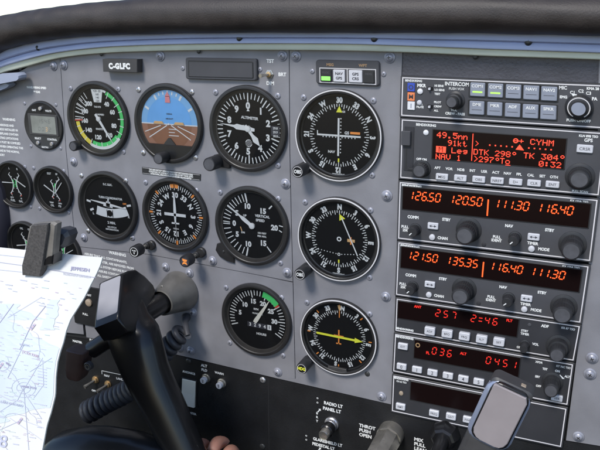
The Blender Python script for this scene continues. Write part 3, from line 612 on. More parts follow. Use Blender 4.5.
# ================================================================== 4. RADIO STACK
HF = 3.0
class Unit:
    def __init__(s, name, label, cat, TL, TR, BR, BL, H, m):
        s.q = [np.array(P(*p, HF)) for p in (TL, TR, BR, BL)]; s.W, s.H = 157., H
        s.fr = quadframe(*s.q, s.W, s.H); c = sum(s.q)/4
        s.t = thing(name, label, cat, float(c[0]), float(c[1]), 0, 'radios in the centre stack')
        b = MB(s.fr); b.box(-1.4, s.W+1.4, -1.3, s.H+1.3, -9, HF-.1, .8, .3, 'unit_edge', m); s.box = b.build('housing', s.t)
        b = MB(s.fr); w = .85
        b.frame(0, s.W, 0, s.H, w, HF, 'line_white')
        b.build('border_line', s.t)
    def L(s, u, v, h=HF):
        q = np.array(P(u, v, h)); a, b_ = s.W/2, s.H/2
        for _ in range(8):
            f = np.array(s.fr(a, b_, 0))[[0, 2]]-q; e = 1e-2
            J = np.array([(np.array(s.fr(a+e, b_, 0))-np.array(s.fr(a, b_, 0)))[[0, 2]]/e, (np.array(s.fr(a, b_+e, 0))-np.array(s.fr(a, b_, 0)))[[0, 2]]/e]).T
            d = np.linalg.solve(J, f); a -= d[0]; b_ -= d[1]
        return float(a), float(b_)
    def mb(s): return MB(s.fr)
    def window(s, x0, x1, z0, z1, name='display'):
        b = s.mb(); b.box(x0-.8, x1+.8, z0-.8, z1+.8, HF-.1, HF+.5, .6, .3, 'unit_edge'); b.build('display_frame', s.t)
        b = s.mb(); b.rect(x0, x1, z0, z1, HF+.6, 'display_black'); return b.build(name, s.t)
    def txt(s, b, t, u, v, size, m='white_paint', al='c', bold=.045, xs=.92): x, z = s.L(u, v); b.text(t, x, z, HF+.08, size, m, 0, al, bold, xs)
    def button(s, u, v, w, hh, m, sym=None, top=2.0, size=2., sm='print_dark', r=.8):
        x, z = s.L(u, v, HF+top); b = s.mb(); b.box(x-w/2, x+w/2, z-hh/2, z+hh/2, HF-.2, HF+top, r, .45, m); o = b.build('button', s.t)
        if sym:
            b = s.mb()
            if sym == '<>':
                for k in (-1, 1):
                    b.poly([(x+k*3.2, z),(x+k*1.2, z+1.1),(x+k*1.2, z-1.1)][::k], HF+top+.05, sm)
                b.bar(x-2, z, x+2, z, .5, HF+top+.07, sm)
            else: b.text(sym, x, z, HF+top+.05, size, sm, bold=.01)
            b.build('legend', o)
        return o
    def dual(s, u, v, r1, h1, r2, h2, ridge=.05):
        """concentric knob; (u, v) = where its outermost cap is seen"""
        x, z = s.L(u, v, HF+h2); b = s.mb(); b.lathe([(r1*1.28, HF-.2), (r1*1.27, HF+.5), (r1*1.1, HF+1.0), (r1, HF+1.2), (r1, HF+h1-1), (r1*.94, HF+h1-.2), (r2+.6, HF+h1)], x, z, 64, 'knob_black', ridge, (3, 4))
        o = b.build('knob', s.t, 33); b = s.mb()
        b.lathe([(r2, HF+h1), (r2, HF+h2-1.0), (r2*.9, HF+h2-.2), (r2*.8, HF+h2)], x, z, 48, 'knob_black', ridge, (0, 1)); b.disc(x, z, r2*.79, HF+h2+.03, 'knob_cap'); b.build('knob_cap', o, 33); return o
    def small(s, u, v, r, hh, mark=True, ridge=.06, ma=225):
        x, z = s.L(u, v, HF+hh); b = s.mb(); b.lathe([(r*1.25, HF-.2), (r*1.2, HF+.6), (r, HF+.9), (r, HF+hh-.7), (r*.86, HF+hh)], x, z, 40, 'knob_black', ridge, (2, 3)); o = b.build('knob', s.t, 33)
        if mark: b = s.mb(); a = math.radians(ma); b.bar(x+r*.2*math.sin(a), z+r*.2*math.cos(a), x+r*.85*math.sin(a), z+r*.85*math.cos(a), .8, HF+hh+.04, 'white_paint'); b.build('index_line', o)
        return o
# --- intercom / audio panel
U = Unit('audio_panel', 'topmost radio unit, an intercom panel with ten grey square keys and two green lamps', 'audio panel', (402.3,77.2), (607.5,85.6), (606,128.3), (401.2,115.6), 33., 'unit_grey')
b = U.mb()
U.txt(b, 'BENDIX/KING', 413.6, 80.7, 1.7, bold=.04); U.txt(b, 'MKR', 421.5, 85.5, 2.6); U.txt(b, 'MUTE', 420, 107, 1.7); U.txt(b, 'MKR', 420, 104.2, 1.6)
for i, s in enumerate(('HI SENS','LO SENS','TEST')): U.txt(b, s, 434.5, 85.6+i*4.1, 1.6, al='l')
for i, s in enumerate(('PILOT','CREW','ALL')): U.txt(b, s, 434, 102+i*4.2, 1.6, al='l')
U.txt(b, 'INTERCOM', 457, 84, 2.9, bold=.03); U.txt(b, 'PUSH VOX', 456.5, 88.8, 1.9, bold=.01); U.txt(b, 'VOL', 454, 110, 1.9); U.txt(b, 'CREW - PASS', 455, 113.7, 2.0)
U.txt(b, 'MIC', 563, 87.7, 2.5, bold=.03); U.txt(b, 'EMG', 563.5, 97, 2.0); U.txt(b, 'C1', 572.6, 92.5, 2.3, bold=.03); U.txt(b, 'C2', 581, 91, 2.3, bold=.03); U.txt(b, 'C3', 588.6, 93.2, 2.3, bold=.03); U.txt(b, 'PA', 594.5, 98.8, 2.3)
U.txt(b, 'KMA 28', 592.8, 88.6, 1.9); U.txt(b, 'PUSH ON/OFF', 578.5, 120.6, 2.0)
b.build('lettering', U.t)
for (u, v, mm, s) in ((411.3,87.2,'blue_lens','O'),(411.3,96.6,'orange_lens','M'),(411.3,105.7,'white_lens','I')):
    x, z = U.L(u, v); b = U.mb(); b.box(x-3.1, x+3.1, z-3.6, z+3.6, HF-.2, HF+.9, .5, .3, mm); o = b.build('marker_lamp', U.t); b = U.mb(); b.text(s, x, z, HF+.95, 3.6, 'print_dark' if mm != 'white_lens' else 'button_grey', bold=.03); b.build('legend', o)
x, z = U.L(420.2,91.3); b = U.mb(); b.lathe([(2.4, HF-.1),(2.3, HF+.8),(1.4, HF+1.3)], x, z, 24, 'white_lens'); b.build('light_sensor', U.t, 35)
x, z = U.L(419.6,102.4); b = U.mb(); b.lathe([(2.1, HF-.1),(2.0, HF+1.3),(1.4, HF+1.6)], x, z, 24, 'button_white'); b.build('button', U.t, 35)
for u, v in ((430.3,88.7),(430.2,106.7)):
    x, z = U.L(u, v); b = U.mb(); b.box(x-2.2, x+2.2, z-1.6, z+1.6, HF-.1, HF+.2, .3, .05, 'dial_black'); o = b.build('slide_switch', U.t); b = U.mb(); b.box(x-1.2, x+.6, z-1, z+1, HF+.2, HF+2.6, .3, .2, 'button_white'); b.build('slider', o)
U.dual(451.3, 102.6, 6.0, 8, 4.7, 16)
for i, s in enumerate(('COM1','COM2','COM3','NAV1','NAV2')):
    for j, s2 in enumerate((s, ('DME','MKR','ADF','AUX','SPKR')[i])):
        u = 477.5+i*17.9+(-.8 if j else 0); v = 89.6+i*1.05+j*18.4+(i*.1 if j else 0)
        x, z = U.L(u, v); b = U.mb(); b.box(x-6.9, x+6.9, z-6.6, z+6.6, HF-.2, HF+.25, .5, .1, 'unit_edge'); b.build('button_surround', U.t)
        o = U.button(u, v, 11.6, 11.2, 'button_grey', None, 1.6); x, z = U.L(u, v, HF+1.6); b = U.mb(); b.text(s2, x, z+2.9, HF+1.66, 2.3, 'white_paint', bold=.02)
        if j == 0 and i < 2: b.rect(x-3.8, x+3.8, z-2.6, z-1.3, HF+1.68, 'lamp_green')
        else: b.rect(x-4, x+4, z-1.7, z-1.3, HF+1.66, 'unit_grey')
        b.build('legend', o)
x, z = U.L(578.4,109,HF+12); b = U.mb(); b.lathe([(10.3,HF-.2),(10.1,HF+2),(9.2,HF+3),(8.8,HF+5.5),(7.7,HF+6)], x, z, 64, 'knob_black', .03, (2,3)); b.arc(7.4,8.1,-150,150,HF+6.1,'ring_white',40,x,z); o = b.build('knob', U.t, 33)
b = U.mb(); b.lathe([(5.9,HF+5.9),(5.8,HF+11),(5.1,HF+12)], x, z, 40, 'knob_black'); b.disc(x, z, 5.0, HF+12.05, 'button_grey'); b.build('knob_cap', o, 33)
x, z = U.L(574.3, 96); b = U.mb(); b.poly([(x-2.2,z+2.2),(x+2.0,z+1.6),(x+.6,z-2.4)][::-1], HF+2.4, 'white_paint'); b.build('index_mark', o)
# --- GPS
FONT = {'0':'0E11131519110E','1':'040C040404040E','2':'0E11010204081F','3':'1F02040201110E','4':'02060A121F0202','5':'1F101E0101110E','7':'1F010204080808','8':'0E11110E11110E','9':'0E11110F01020C','6':'0608101E11110E',
 '.':'00000000000C0C',':':'000C0C000C0C00','n':'0000161911111 1'.replace(' ',''),'k':'10101214181412','t':'08081C08080906','L':'1010101010101F','e':'00000E111F100E','g':'00000F110F010E','N':'11111915131111','A':'0E11111F111111',
 'V':'111111111 10A04'.replace(' ',''),'D':'1E11111111111E','T':'1F040404040404','K':'11121418141211','o':'00000E1111110E','C':'0E11101010110E','Y':'11110A04040404','H':'1111111F111111','M':'111B1515111111','>':'08040201020408','\u00b0':'06090906000000','+':'00040 41F040400'.replace(' ',''),' ':'00000000000000'}
def dots(b, s, x, z, h, H, m, al='l', inv=False, pw=None):
    d = H/7.; pw = pw or d*.98; W = len(s)*6*pw
    if al == 'r': x -= W
    if inv: b.rect(x-pw*.6, x+W-.2*pw, z-H/2-.6*d, z+H/2+.6*d, h-.02, m); m = 'display_black'
    for ch in s:
        g_ = FONT[ch]; rows = [int(g_[2*i:2*i+2], 16) for i in range(7)]
        for r_, bits in enumerate(rows):
            c = 0
            while c < 5:
                if bits >> (4-c) & 1:
                    c0 = c
                    while c < 5 and bits >> (4-c) & 1: c += 1
                    b.rect(x+c0*pw, x+(c-.1)*pw, z+H/2-(r_+.96)*d, z+H/2-r_*d, h, m)
                else: c += 1
        x += 6*pw
U = Unit('gps_receiver', 'second radio unit from the top, a satellite navigator with a red dot-matrix screen', 'gps', (401.9,119.4), (605.5,133.2), (598.6,195.2), (400.3,177.6), 50.5, 'unit_grey')
b = U.mb(); U.txt(b, 'BENDIX/KING', 426, 125.0, 2.0, bold=.04)
U.txt(b, 'OFF ON', 421.5, 159.2, 1.8); U.txt(b, 'KLN 89B TSO', 588.5, 136.2, 1.7); U.txt(b, 'GPS', 588.5, 140.2, 2.6, bold=.03)
for i, s in enumerate(('APT','VOR','NDB','INT','USR','ACT','NAV','FPL','CAL','SET','OTH')): U.txt(b, s, 437.5+i*11.65, 167.8+i*.92, 2.1, bold=.03)
x, z = U.L(588, 196); U.txt(b, 'PULL SCAN', 580, 191.5, 1.7); b.build('lettering', U.t)
x0, z1_ = U.L(433.3,129.5); x1_, z0 = U.L(565.5,167.5); z0 = U.L(434,158.5)[1]
U.window(x0, U.L(566.5,139)[0], z0, z1_)
b = U.mb(); hh = HF+.75; Zr = [z1_-4.0-i*6.15 for i in range(4)]; H7 = 4.7; X = lambda u: U.L(u, 150, hh)[0]; G = 'gps_red'
dots(b, '49.5', X(436.2), Zr[0], hh, H7+.3, G, pw=.74); dots(b, 'nn', X(457.6), Zr[0]-.2, hh, H7, G, pw=.68)
dots(b, '91kt', X(447.5), Zr[1], hh, H7, G, pw=.68); xm = X(436.0); b.rect(xm, xm+8.2, Zr[2]-2.7, Zr[2]+2.7, hh-.02, G); dots(b, 'M', xm+2.2, Zr[2], hh, H7, 'display_black', pw=.72)
dots(b, 'Leg', X(451.5), Zr[2], hh, H7, G, pw=.76); dots(b, 'NAV 1', X(436), Zr[3], hh, H7, G, pw=.72)
xl = X(471.8); b.rect(xl, xl+.6, z0+.8, z1_-1, hh, G)
dots(b, '>', X(474.5), Zr[1]+1.2, hh, 4.2, G, pw=.6); dots(b, 'DTK 298\u00b0', X(473.6), Zr[2]+.3, hh, H7, G, pw=.71); dots(b, '>297\u00b0To', X(474), Zr[3]+.6, hh, H7, G, pw=.70); xu = X(506.3); b.rect(xu, xu+4, Zr[3]-2.9, Zr[3]-2.4, hh, G)
dots(b, 'TK 304\u00b0', X(524), Zr[2]+.5, hh, H7, G, pw=.74); dots(b, '0:32', X(540), Zr[3]+.8, hh, H7, G, pw=.72)
dots(b, 'CYHM', X(529.6), Zr[0]-.2, hh, H7, G, pw=.76); xd = X(515)
b.arc(1.2, 2.0, 0, 360, hh, G, 16, xd, Zr[0]-.3); b.rect(xd-1, xd+6, Zr[0]-.6, Zr[0]-.05, hh+.02, G); b.rect(xd+4, xd+4.6, Zr[0]-1.8, Zr[0]+1.2, hh, G)
for i in range(12):
    if i not in (5, 6): xx = X(489.5+i*5.6); b.rect(xx-.55, xx+.55, Zr[1]+.1, Zr[1]+1.2, hh, G)
xa = X(519.5); b.poly([(xa-3,Zr[1]-1.4),(xa+3.4,Zr[1]-1.6),(xa+1.6,Zr[1]+.8),(xa-.2,Zr[1]+3.0),(xa-1.6,Zr[1]+.8)], hh, G)
b.build('screen_text', U.t)
x, z = U.L(426,132.5); b = U.mb(); b.lathe([(2.3,HF-.1),(2.2,HF+.5),(1.3,HF+1)], x, z, 24, 'white_lens'); b.build('light_sensor', U.t, 35)
x, z = U.L(407.5,137); xx, z_ = U.L(409,166); b = U.mb(); b.box(x-2.6, x+5.6, z_-4, z+9, HF-.1, HF+.5, .5, .1, 'unit_dark'); b.box(x-4.4, x+3.2, z-7, z+5.5, HF+.4, HF+3.4, .8, .5, 'unit_grey'); b.rect(x-1.0, x+.2, z_-3, z-7.4, HF+.55, 'unit_edge'); b.build('card_slot', U.t)
o = U.small(419, 171, 6.2, 10, False)
x, z = U.L(419, 171, HF+10); b = U.mb(); b.disc(x, z, 4.6, HF+10.05, 'knob_cap'); b.prism([(x-9.5,z+1.8),(x-3,z+1.8),(x-3,z-.6),(x-9.5,z-.6)][::-1], HF+6, HF+9.6, .3, 'knob_black'); b.build('knob_cap', o)
for i, s in enumerate(('MSG','ALT','OBS','NRST','D+','CLR','ENT')):
    U.button(441.7+i*18.45, 177.0+i*1.28, 10.2, 5.4, 'button_white', s, 2.0, 2.1)
x0, z_ = U.L(434,172); x1_, z2_ = U.L(562,190)
U.button(584.8, 149.0, 11.6, 6.4, 'button_white', 'CRSR', 1.6, 2.3)
U.dual(579.2, 180.0, 8.6, 5, 7.5, 13, .02)
# --- nav/com pair
KN = []
def navcom(label, c, H, freq, dy, off_=0., mark=None):
    U = Unit('nav_com_radio', label, 'radio', *c, H, 'unit_grey'); TL, TR, BR, BL = [np.array(q, float) for q in c]
    def q(s, t_): r = (TL*(1-s)+TR*s)*(1-t_)+(BL*(1-s)+BR*s)*t_; return float(r[0]), float(r[1])
    W = U.W
    z1_ = H-3.6; z0 = H*.54
    U.window(3.2, W-4.5, z0, z1_)
    b = U.mb(); xs_ = (9.2, 43.8, 80.6, 113.8); sz = 6.9; zc = (z0+z1_)/2+3.0; hh = HF+.8
    for x, s in zip(xs_, freq):
        for i, ch in enumerate(s.replace('.', '')):
            xx = x+i*5.55+(.5 if i > 2 else 0)
            if ch == '1': seg7(b, ch, xx-1.0, zc, hh, sz, 'digit_orange', .16, .56, .125)
            else: seg7(b, ch, xx, zc, hh, sz, 'digit_orange', .16, .53, .125)
        b.rect(x+2*5.55+4.4, x+2*5.55+5.3, zc-sz/2-.2, zc-sz/2+.8, hh, 'digit_orange')
    b.rect(74.6, 75.7, z0+1.6, z0+15.2, hh, 'digit_orange'); b.build('frequency_digits', U.t)
    b = U.mb(); b.text('BENDIX/KING', 10.5, H-2.3, HF+.08, 1.7, 'white_paint', bold=.06, xs=1.1); b.text('KX 155A TSO', W-13, H-2.3, HF+.08, 1.5, 'white_paint', bold=.04)
    def T(s, x, z, size=2.3, bold=.045): b.text(s, x, z, HF+.08, size, 'white_paint', 0, 'c', bold, .9)
    T('COMM', 12.7, 20.4, 2.4); T('STBY', 41.5, 21.3); T('NAV', 93, 21.6); T('STBY', 124.5, 21.6); T('PULL', 5.8, 11.2, 2.2); T('25K', 6.2, 8.2, 2.2); T('PULL', 84.0, 11.2, 2.2); T('IDENT', 84.0, 8.2, 2.2)
    T('CHAN', 39.2, 4.9); T('TIMER', 112.7, 9.2); T('MODE', 121.6, 5.2); b.build('lettering', U.t)
    def put(f, x, z, h, *a, **k):
        X, Y, Z = U.fr(x, z, 0); u, v = proj(X, -(h+HF), Z); return f(u, v, *a, **k)
    put(U.button, 30.6, 14.8, 1.8, 9.2, 5.6, 'button_white', '<>', 1.8, sm='print_dark'); put(U.button, 113, 14.8, 1.8, 9.2, 5.6, 'button_white', '<>', 1.8)
    for x, z in ((30.2, 4.8), (112.2, 4.6)):
        bb = U.mb(); bb.lathe([(2.6,HF-.1),(2.5,HF+1.2),(1.9,HF+1.6)], x, z, 26, 'button_white'); bb.build('button', U.t, 35)
    if not KN: KN.extend([U.L(412.2, 232.6, HF+11), U.L(513.4, 241.4, HF+11), U.L(464.4, 236.2, HF+19), U.L(571.2, 251.6, HF+19)])
    for k in (0, 1): put(U.small, *KN[k], 11, 4.3, 11, True)
    for k in (2, 3): put(U.dual, *KN[k], 19, 8.4, 9, 7.5, 19)
    bb = U.mb(); bb.lathe([(1.9,HF-.1),(1.8,HF+.3),(1,HF+.5)], 74, 3.4, 20, 'unit_dark'); bb.build('light_sensor', U.t)
    return U
navcom('upper nav-com radio, just under the satellite navigator, showing orange 126.50 and 120.50', ((399.8,182.1),(597.6,200.0),(590,260.9),(398.2,238.5)), 49.5, ('126.50','120.50','111.30','116.40'), 0)
navcom('lower nav-com radio above the direction finder, showing orange 121.50 and 135.35', ((398.5,242.3),(588.6,266.5),(580.2,322.6),(396.1,294.6)), 49.5, ('121.50','135.35','116.40','111.30'), 0, 1)
# --- direction finder
U = Unit('adf_receiver', 'slim radio with dim red 257 and 2:46 above a row of five white buttons', 'radio', (396.7,298.6), (579.9,326.3), (573.5,360.6), (395.5,330.6), 31., 'unit_dark')
z0 = U.L(397.5,317.5)[1]; z1_ = U.H-2.0; xr = U.L(517.5,330)[0]; U.window(1.8, xr, z0, z1_)
b = U.mb(); zc = (z0+z1_)/2
def digs(b, U, s, u, v, H, m, step=7.0, w=.56):
    x, z = U.L(u, v, HF+.7)
    for ch in s:
        if ch == ':':
            b.rect(x-.4, x+2.6, z+.9, z+1.7, HF+.8, m); b.rect(x-.6, x+2.4, z-2.0, z-1.2, HF+.8, m); x += step*.72
        else: seg7(b, ch, x, z, HF+.8, H, m, .14, w, .13); x += step
digs(b, U, '257', 436, 312.6, 6.2, 'digit_red', 7.1); digs(b, U, '2:46', 471.5, 318.0, 6.2, 'digit_red', 6.9)
x, z = U.L(418, 306.4); b.text('ANT', x, z, HF+.8, 2.2, 'digit_red'); x, z = U.L(509.5, 320.2); b.text('FLT', x, z, HF+.8, 2.2, 'digit_red'); b.build('frequency_digits', U.t)
b = U.mb(); U.txt(b, 'BENDIX/KING', 404.5, 329.3, 1.7, bold=.06, xs=1.1); U.txt(b, 'ADF', 545.0, 326, 2.3); U.txt(b, 'KR 87 TSO', 568.2, 328.6, 1.7, bold=.03)
U.txt(b, 'STBY', 524.6, 330.8, 1.9, bold=.03); U.txt(b, 'TIMER', 524.8, 334.0, 1.9, bold=.03); U.txt(b, 'VOL', 535.5, 344.2, 2.0); U.txt(b, 'ON', 519, 347.2, 1.8); b.build('lettering', U.t)
for i, s in enumerate(('ADF','BFO','FRQ','FLT','SET')): U.button(429.5+i*17.3, 331.5+i*2.75, 9.6, 7.0, 'button_white', s, 3.4, 1.9, r=1)
U.small(523.6, 349.5, 3.6, 10, False); U.dual(556.8, 355.5, 8.0, 8, 6.2, 18, .04)
x, z = U.L(529.5, 324.8); b = U.mb(); b.lathe([(1.6,HF-.1),(1.5,HF+.3),(.8,HF+.5)], x, z, 20, 'unit_grey'); b.build('light_sensor', U.t)
# --- transponder
U = Unit('transponder', 'radio with dim red code 0451 and a row of numbered white buttons', 'transponder', (395.2,333.9), (573.0,364.4), (567.3,404.8), (393.3,371.2), 36., 'unit_dark')
x0 = U.L(414.5,350)[0]; xr = U.L(519.5,365)[0]; z1_ = U.H-2.2; z0 = U.L(414.5,357.5)[1]; U.window(x0, xr, z0, z1_)
b = U.mb(); digs(b, U, '036', 432.5, 350.5, 6.2, 'digit_red', 7.0); digs(b, U, '0451', 486.5, 359.9, 6.2, 'digit_red', 7.3)
x, z = U.L(428, 352.5); b.text('FL', x, z, HF+.8, 2.4, 'digit_red'); x, z = U.L(463.5, 353.2); b.text('ALT', x, z, HF+.8, 2.2, 'digit_red'); b.arc(1.3, 2.2, 0, 360, HF+.8, 'amber_dim', 16, *U.L(418,344.8)); b.build('code_digits', U.t)
b = U.mb(); U.txt(b, 'BENDIX/KING', 404.5, 337.6, 1.7, bold=.06, xs=1.1); U.txt(b, 'XPDR', 539, 362.2, 1.7, bold=.03); U.txt(b, 'KT 76C TSO', 563.5, 367, 1.6, bold=.03)
for s, u, v in (('TST',545,369),('ON',557.5,371),('ALT',567.3,376.6),('SBY',537.5,376.6),('OFF',538.5,386)): U.txt(b, s, u, v, 1.8)
b.build('lettering', U.t)
U.button(402.6, 346.8, 9.4, 5.8, 'button_white', 'IDT', 2.2, 1.9)
for i in range(8): U.button(401.3+i*15.45, 367.0+i*3.05, 9.4, 5.6, 'button_white', str(i), 2.2, 3.0)
U.button(556.8, 398.6, 9.4, 5.2, 'button_white', 'VFR', 2.0, 1.9)
U.dual(550.8, 391.2, 7.0, 6, 6.0, 16, .03); x, z = U.L(562, 377.5); b = U.mb(); b.poly([(x-2,z+2.4),(x+2.2,z-.6),(x-2.6,z-1.6)][::-1], HF+.3, 'white_paint'); b.build('index_mark', U.t)
# --- distance measuring unit
U = Unit('dme_receiver', 'lowest radio in the stack, its display dark, partly behind the right yoke', 'radio', (393.4,375.4), (566.4,408.8), (560.9,447), (392,411.0), 34.5, 'unit_dark')
x0 = U.L(410.5,395)[0]; xr = U.L(505,407)[0]; z1_ = U.H-2.4; z0 = U.L(411,399.3)[1]; U.window(x0, xr, z0, z1_)
b = U.mb(); U.txt(b, 'BENDIX/KING', 401, 378.8, 1.6, bold=.06, xs=1.0); U.txt(b, 'KN 62 TSO', 401.5, 381.9, 1.5, bold=.03); b.build('lettering', U.t)
U.button(400.3, 407.1, 9.4, 5.8, 'button_white', 'RMT', 2.2, 1.9)
for i, s in enumerate(('FREQ','GS/T','PWR')): U.button(433.8+i*17.0, 413.8+i*3.2, 9.4, 5.8, 'button_white', s, 2.2, 1.9)
x, z = U.L(401.2,393.2); b = U.mb(); b.lathe([(2.1,HF-.1),(2.0,HF+.5),(1.2,HF+.9)], x, z, 24, 'tan_trim'); b.build('light_sensor', U.t, 35)

# ================================================================== 5. LOWER SWITCH PANEL
sp = thing('breaker_panel', 'long matt black lower panel with switches, breakers and white lettering below the grey panel', 'switch panel', *P(300,420))
low = off(bot, 0, -.8); zl = P(300, 560)[1]
slab('face_plate', low+[(low[-1][0], zl-40), (low[0][0], zl-40)], -2.5, .3, 'switch_black', sp)
b = MB()
lines(b, ['AVIONICS'], 189, 372.5, 0, 4, 2.4, h=.42); lines(b, ['MASTER'], 191.5, 413, 0, 4, 2.4, h=.42)
lines(b, ['ALT', 'FLD'], 204.3, 365.5, .2, 4.4, 2.9, h=.42); lines(b, ['WARN'], 219.4, 373.0, 0, 4.4, 2.4, h=.42)
lines(b, ['RADIO LT', 'PANEL LT'], 324.0, 402.3, -1.0, 5.3, 3.4, h=.42, al='l', xs=.9)
lines(b, ['GLARESHIELD LT', 'PEDESTAL LT'], 313.2, 438.2, -.8, 4.9, 3.2, h=.42, al='l', xs=.9)
lines(b, ['THROT', 'PUSH', 'OPEN'], 359.3, 424.8, 0, 4.6, 3.4, h=.42, al='l'); lines(b, ['MIX', 'PULL', 'LEAN'], 414.2, 438.6, 0, 4.6, 3.4, h=.42, al='l')
lines(b, list('BRT'), 317.2, 413, 0, 3.9, 2.3, h=.42); lines(b, ['O','O'], 317.6, 398, 0, 4.4, 1.6, h=.42); lines(b, ['O','O'], 306.4, 435.5, 0, 4.0, 1.6, h=.42)
for (ua, va, ub, vb) in ((317.2,412.6,319.8,409.8),(317,452,320,448.5)):
    a1, a2 = P(ua, va), P(ub, vb); b.bar(*a1, *a2, 1.0, .42); dx, dz = a2[0]-a1[0], a2[1]-a1[1]; L_ = math.hypot(dx, dz); dx /= L_; dz /= L_; b.poly([(a2[0]+dx*2, a2[1]+dz*2), (a2[0]-dz*1.6, a2[1]+dx*1.6), (a2[0]+dz*1.6, a2[1]-dx*1.6)], .44)
lines(b, ['MASTER'], 77.5, 341.5, 0, 4, 2.6, h=.42); lines(b, ['FUEL'], 92.5, 340, 0, 4, 2.6, h=.42)
lines(b, ['NAV'], 107, 375.6, 0, 4, 2.6, h=.42); lines(b, ['LAND'], 120, 378.8, 0, 4, 2.6, h=.42); lines(b, ['OFF'], 94, 390.5, 0, 4, 2.4, h=.42); lines(b, ['OFF'], 106.5, 394.5, 0, 4, 2.4, h=.42)
lines(b, ['ON'], 176.5, 398, 0, 4, 2.0, h=.42)
a1, a2 = P(102,370.5), P(128,376); b.bar(*a1, *a2, .7, .42); a3 = P(102.3,374); b.bar(*a1, *a3, .7, .44)
b.build('lettering', sp)
b = MB(); j0, j1 = P(268.5,378), P(269.5,470); b.bar(*j0, *j1, .8, .4, 'backing'); b.build('joint_line', sp)
for u, v in ((188,361.6),(262.4,380.4),(190.5,422.3),(262,447)): dome(sp, u, v, 3.4, 'screw_metal' if v > 370 and v < 400 else 'screw_dark', .3)
fr = quadframe(P(181.8,378.6,2), P(195.8,381.8,2), P(195.2,407.6,2), P(181.0,403.8,2), 15, 25)
b = MB(fr); b.box(-.8, 15.8, -1, 26, 0, 1.4, .8, .3, 'bezel_black'); o = b.build('switch_frame', sp)
b = MB(fr); b.add([(.4,0,1.4),(14.6,0,1.4),(14.6,25,1.4),(.4,25,1.4),(.4,.8,4.6),(14.6,.8,4.6),(14.6,12,2.4),(.4,12,2.4),(14.6,24,2.0),(.4,24,2.0)], [[0,1,5,4],[4,5,6,7],[7,6,8,9],[9,8,2,3],[1,2,8,6,5],[3,0,4,7,9]], 'cream'); b.build('rocker', sp)
def breaker(u, v, s):
    x, z = P(u, v, 8); b = MB(); b.lathe([(5.2,.3),(5.2,1.4),(4.4,1.7),(4.3,3.8),(3.9,4)], x, z, 6 if 0 else 32, 'steel'); b.lathe([(3.5,3.8),(3.5,7.6),(3.0,8)], x, z, 28, 'button_white'); o = b.build('breaker', sp, 33)
    b = MB(); b.text(s, x, z, 8.05, 3.0, 'print_dark'); b.build('legend', o)
breaker(202.6, 381.2, '2'); breaker(218.4, 386.2, '5')
def toggle(u, v, dx, dz):
    x, z = P(u, v, 2); b = MB(); b.lathe([(4.6,.3),(4.6,1.6),(3.4,1.8),(3.4,3.6),(2.6,3.8)], x, z, 18, 'brass'); o = b.build('toggle_switch', sp, 33)
    b = MB(); tube(b, [(x,-3,z),(x+dx*.5,-9,z+dz*.5),(x+dx,-16,z+dz)], [1.3,1.6,2.5], m='steel'); b.build('lever', o, 40)
toggle(95,380,-4,-3); toggle(107.5,384.5,-4,-3); toggle(121,388,-4,-3)
# small black plate with key switch beside the chart
kp = thing('switch_plate', 'small black plate with one round screw-like switch between chart and left yoke', 'switch', *P(88,303))
b = MB(); x0, z0 = P(76,322); x1_, z1_ = P(103,289); b.box(x0, x1_, z0, z1_, .3, 2.2, 1, .3, 'switch_black'); b.build('plate', kp)
x, z = P(88.2,303,4); b = MB(); b.lathe([(4.4,2.2),(4.3,4),(3.2,4.6),(1.5,4.8)], x, z, 26, 'tan_trim'); b.build('switch', kp, 33); b = MB(); x, z = P(88,294); b.text('START', x+2, z, 2.4, 2.2, 'white_paint'); x, z = P(86,313.3); b.text('PULL', x+1, z, 2.4, 2.4, 'white_paint'); b.build('lettering', kp)
# dimmer knob
x, z = P(323.2,436,24); dk = thing('dimmer_knob', 'small round light dimmer knob with silver cap on the black panel', 'knob', x, z)
x0, z0 = x, z; b = MB(); b.lathe([(7.4,.3),(7.4,2.2),(6.6,3),(6.4,6),(5.6,6.4)], x0, z0, 40, 'screw_metal', .06, (2,3)); b.build('base_ring', dk, 33)
b = MB(); b.lathe([(4.6,6),(6.4,7.5),(6.8,10),(6.8,16),(5.8,17)], x0, z0, 40, 'yoke_black'); b.build('knob', dk, 33)
b = MB(); b.lathe([(5.0,16),(5.2,17),(5.2,23),(4.6,24),(3.9,23.7)], x0, z0, 40, 'steel'); b.build('cap', dk, 33)
# throttle and mixture
x, z = P(387.5,440,14); th = thing('throttle_control', 'polished steel hexagonal throttle lock nut with shaft beside THROT PUSH OPEN', 'throttle', x, z)
b = MB(); b.lathe([(12.6,.3),(12.6,10),(12.2,13)], x, z, 24, 'steel'); b.build('base_nut', th, 20)
b = MB(); b.lathe([(10.4,12),(12.6,15),(12.8,17),(12.2,64),(11.8,66)], x, z, 8, 'steel'); b.build('sleeve', th, 30)
b = MB(); b.lathe([(10.4,65.6),(10.6,68),(9.6,69),(8.4,68.6)], x, z, 40, 'red_paint'); b.build('red_ring', th, 33)
b = MB(); b.lathe([(6.2,64),(6.2,90),(17,94),(21,100),(21,116),(17,122)], x, z, 40, 'yoke_black'); b.build('knob', th, 33)
x, z = P(442,441,16); mx = thing('mixture_control', 'black faceted mixture knob base beside MIX PULL LEAN', 'mixture control', x, z)
b = MB(); b.lathe([(14,.3),(13.6,8),(11,14),(9,16)], x, z, 8, 'yoke_black'); b.build('base_nut', mx, 20)
b = MB(); b.lathe([(6,14),(6,70),(14,74),(17,80),(17,92),(13,96)], x, z, 32, 'yoke_black'); b.build('knob', mx, 33)

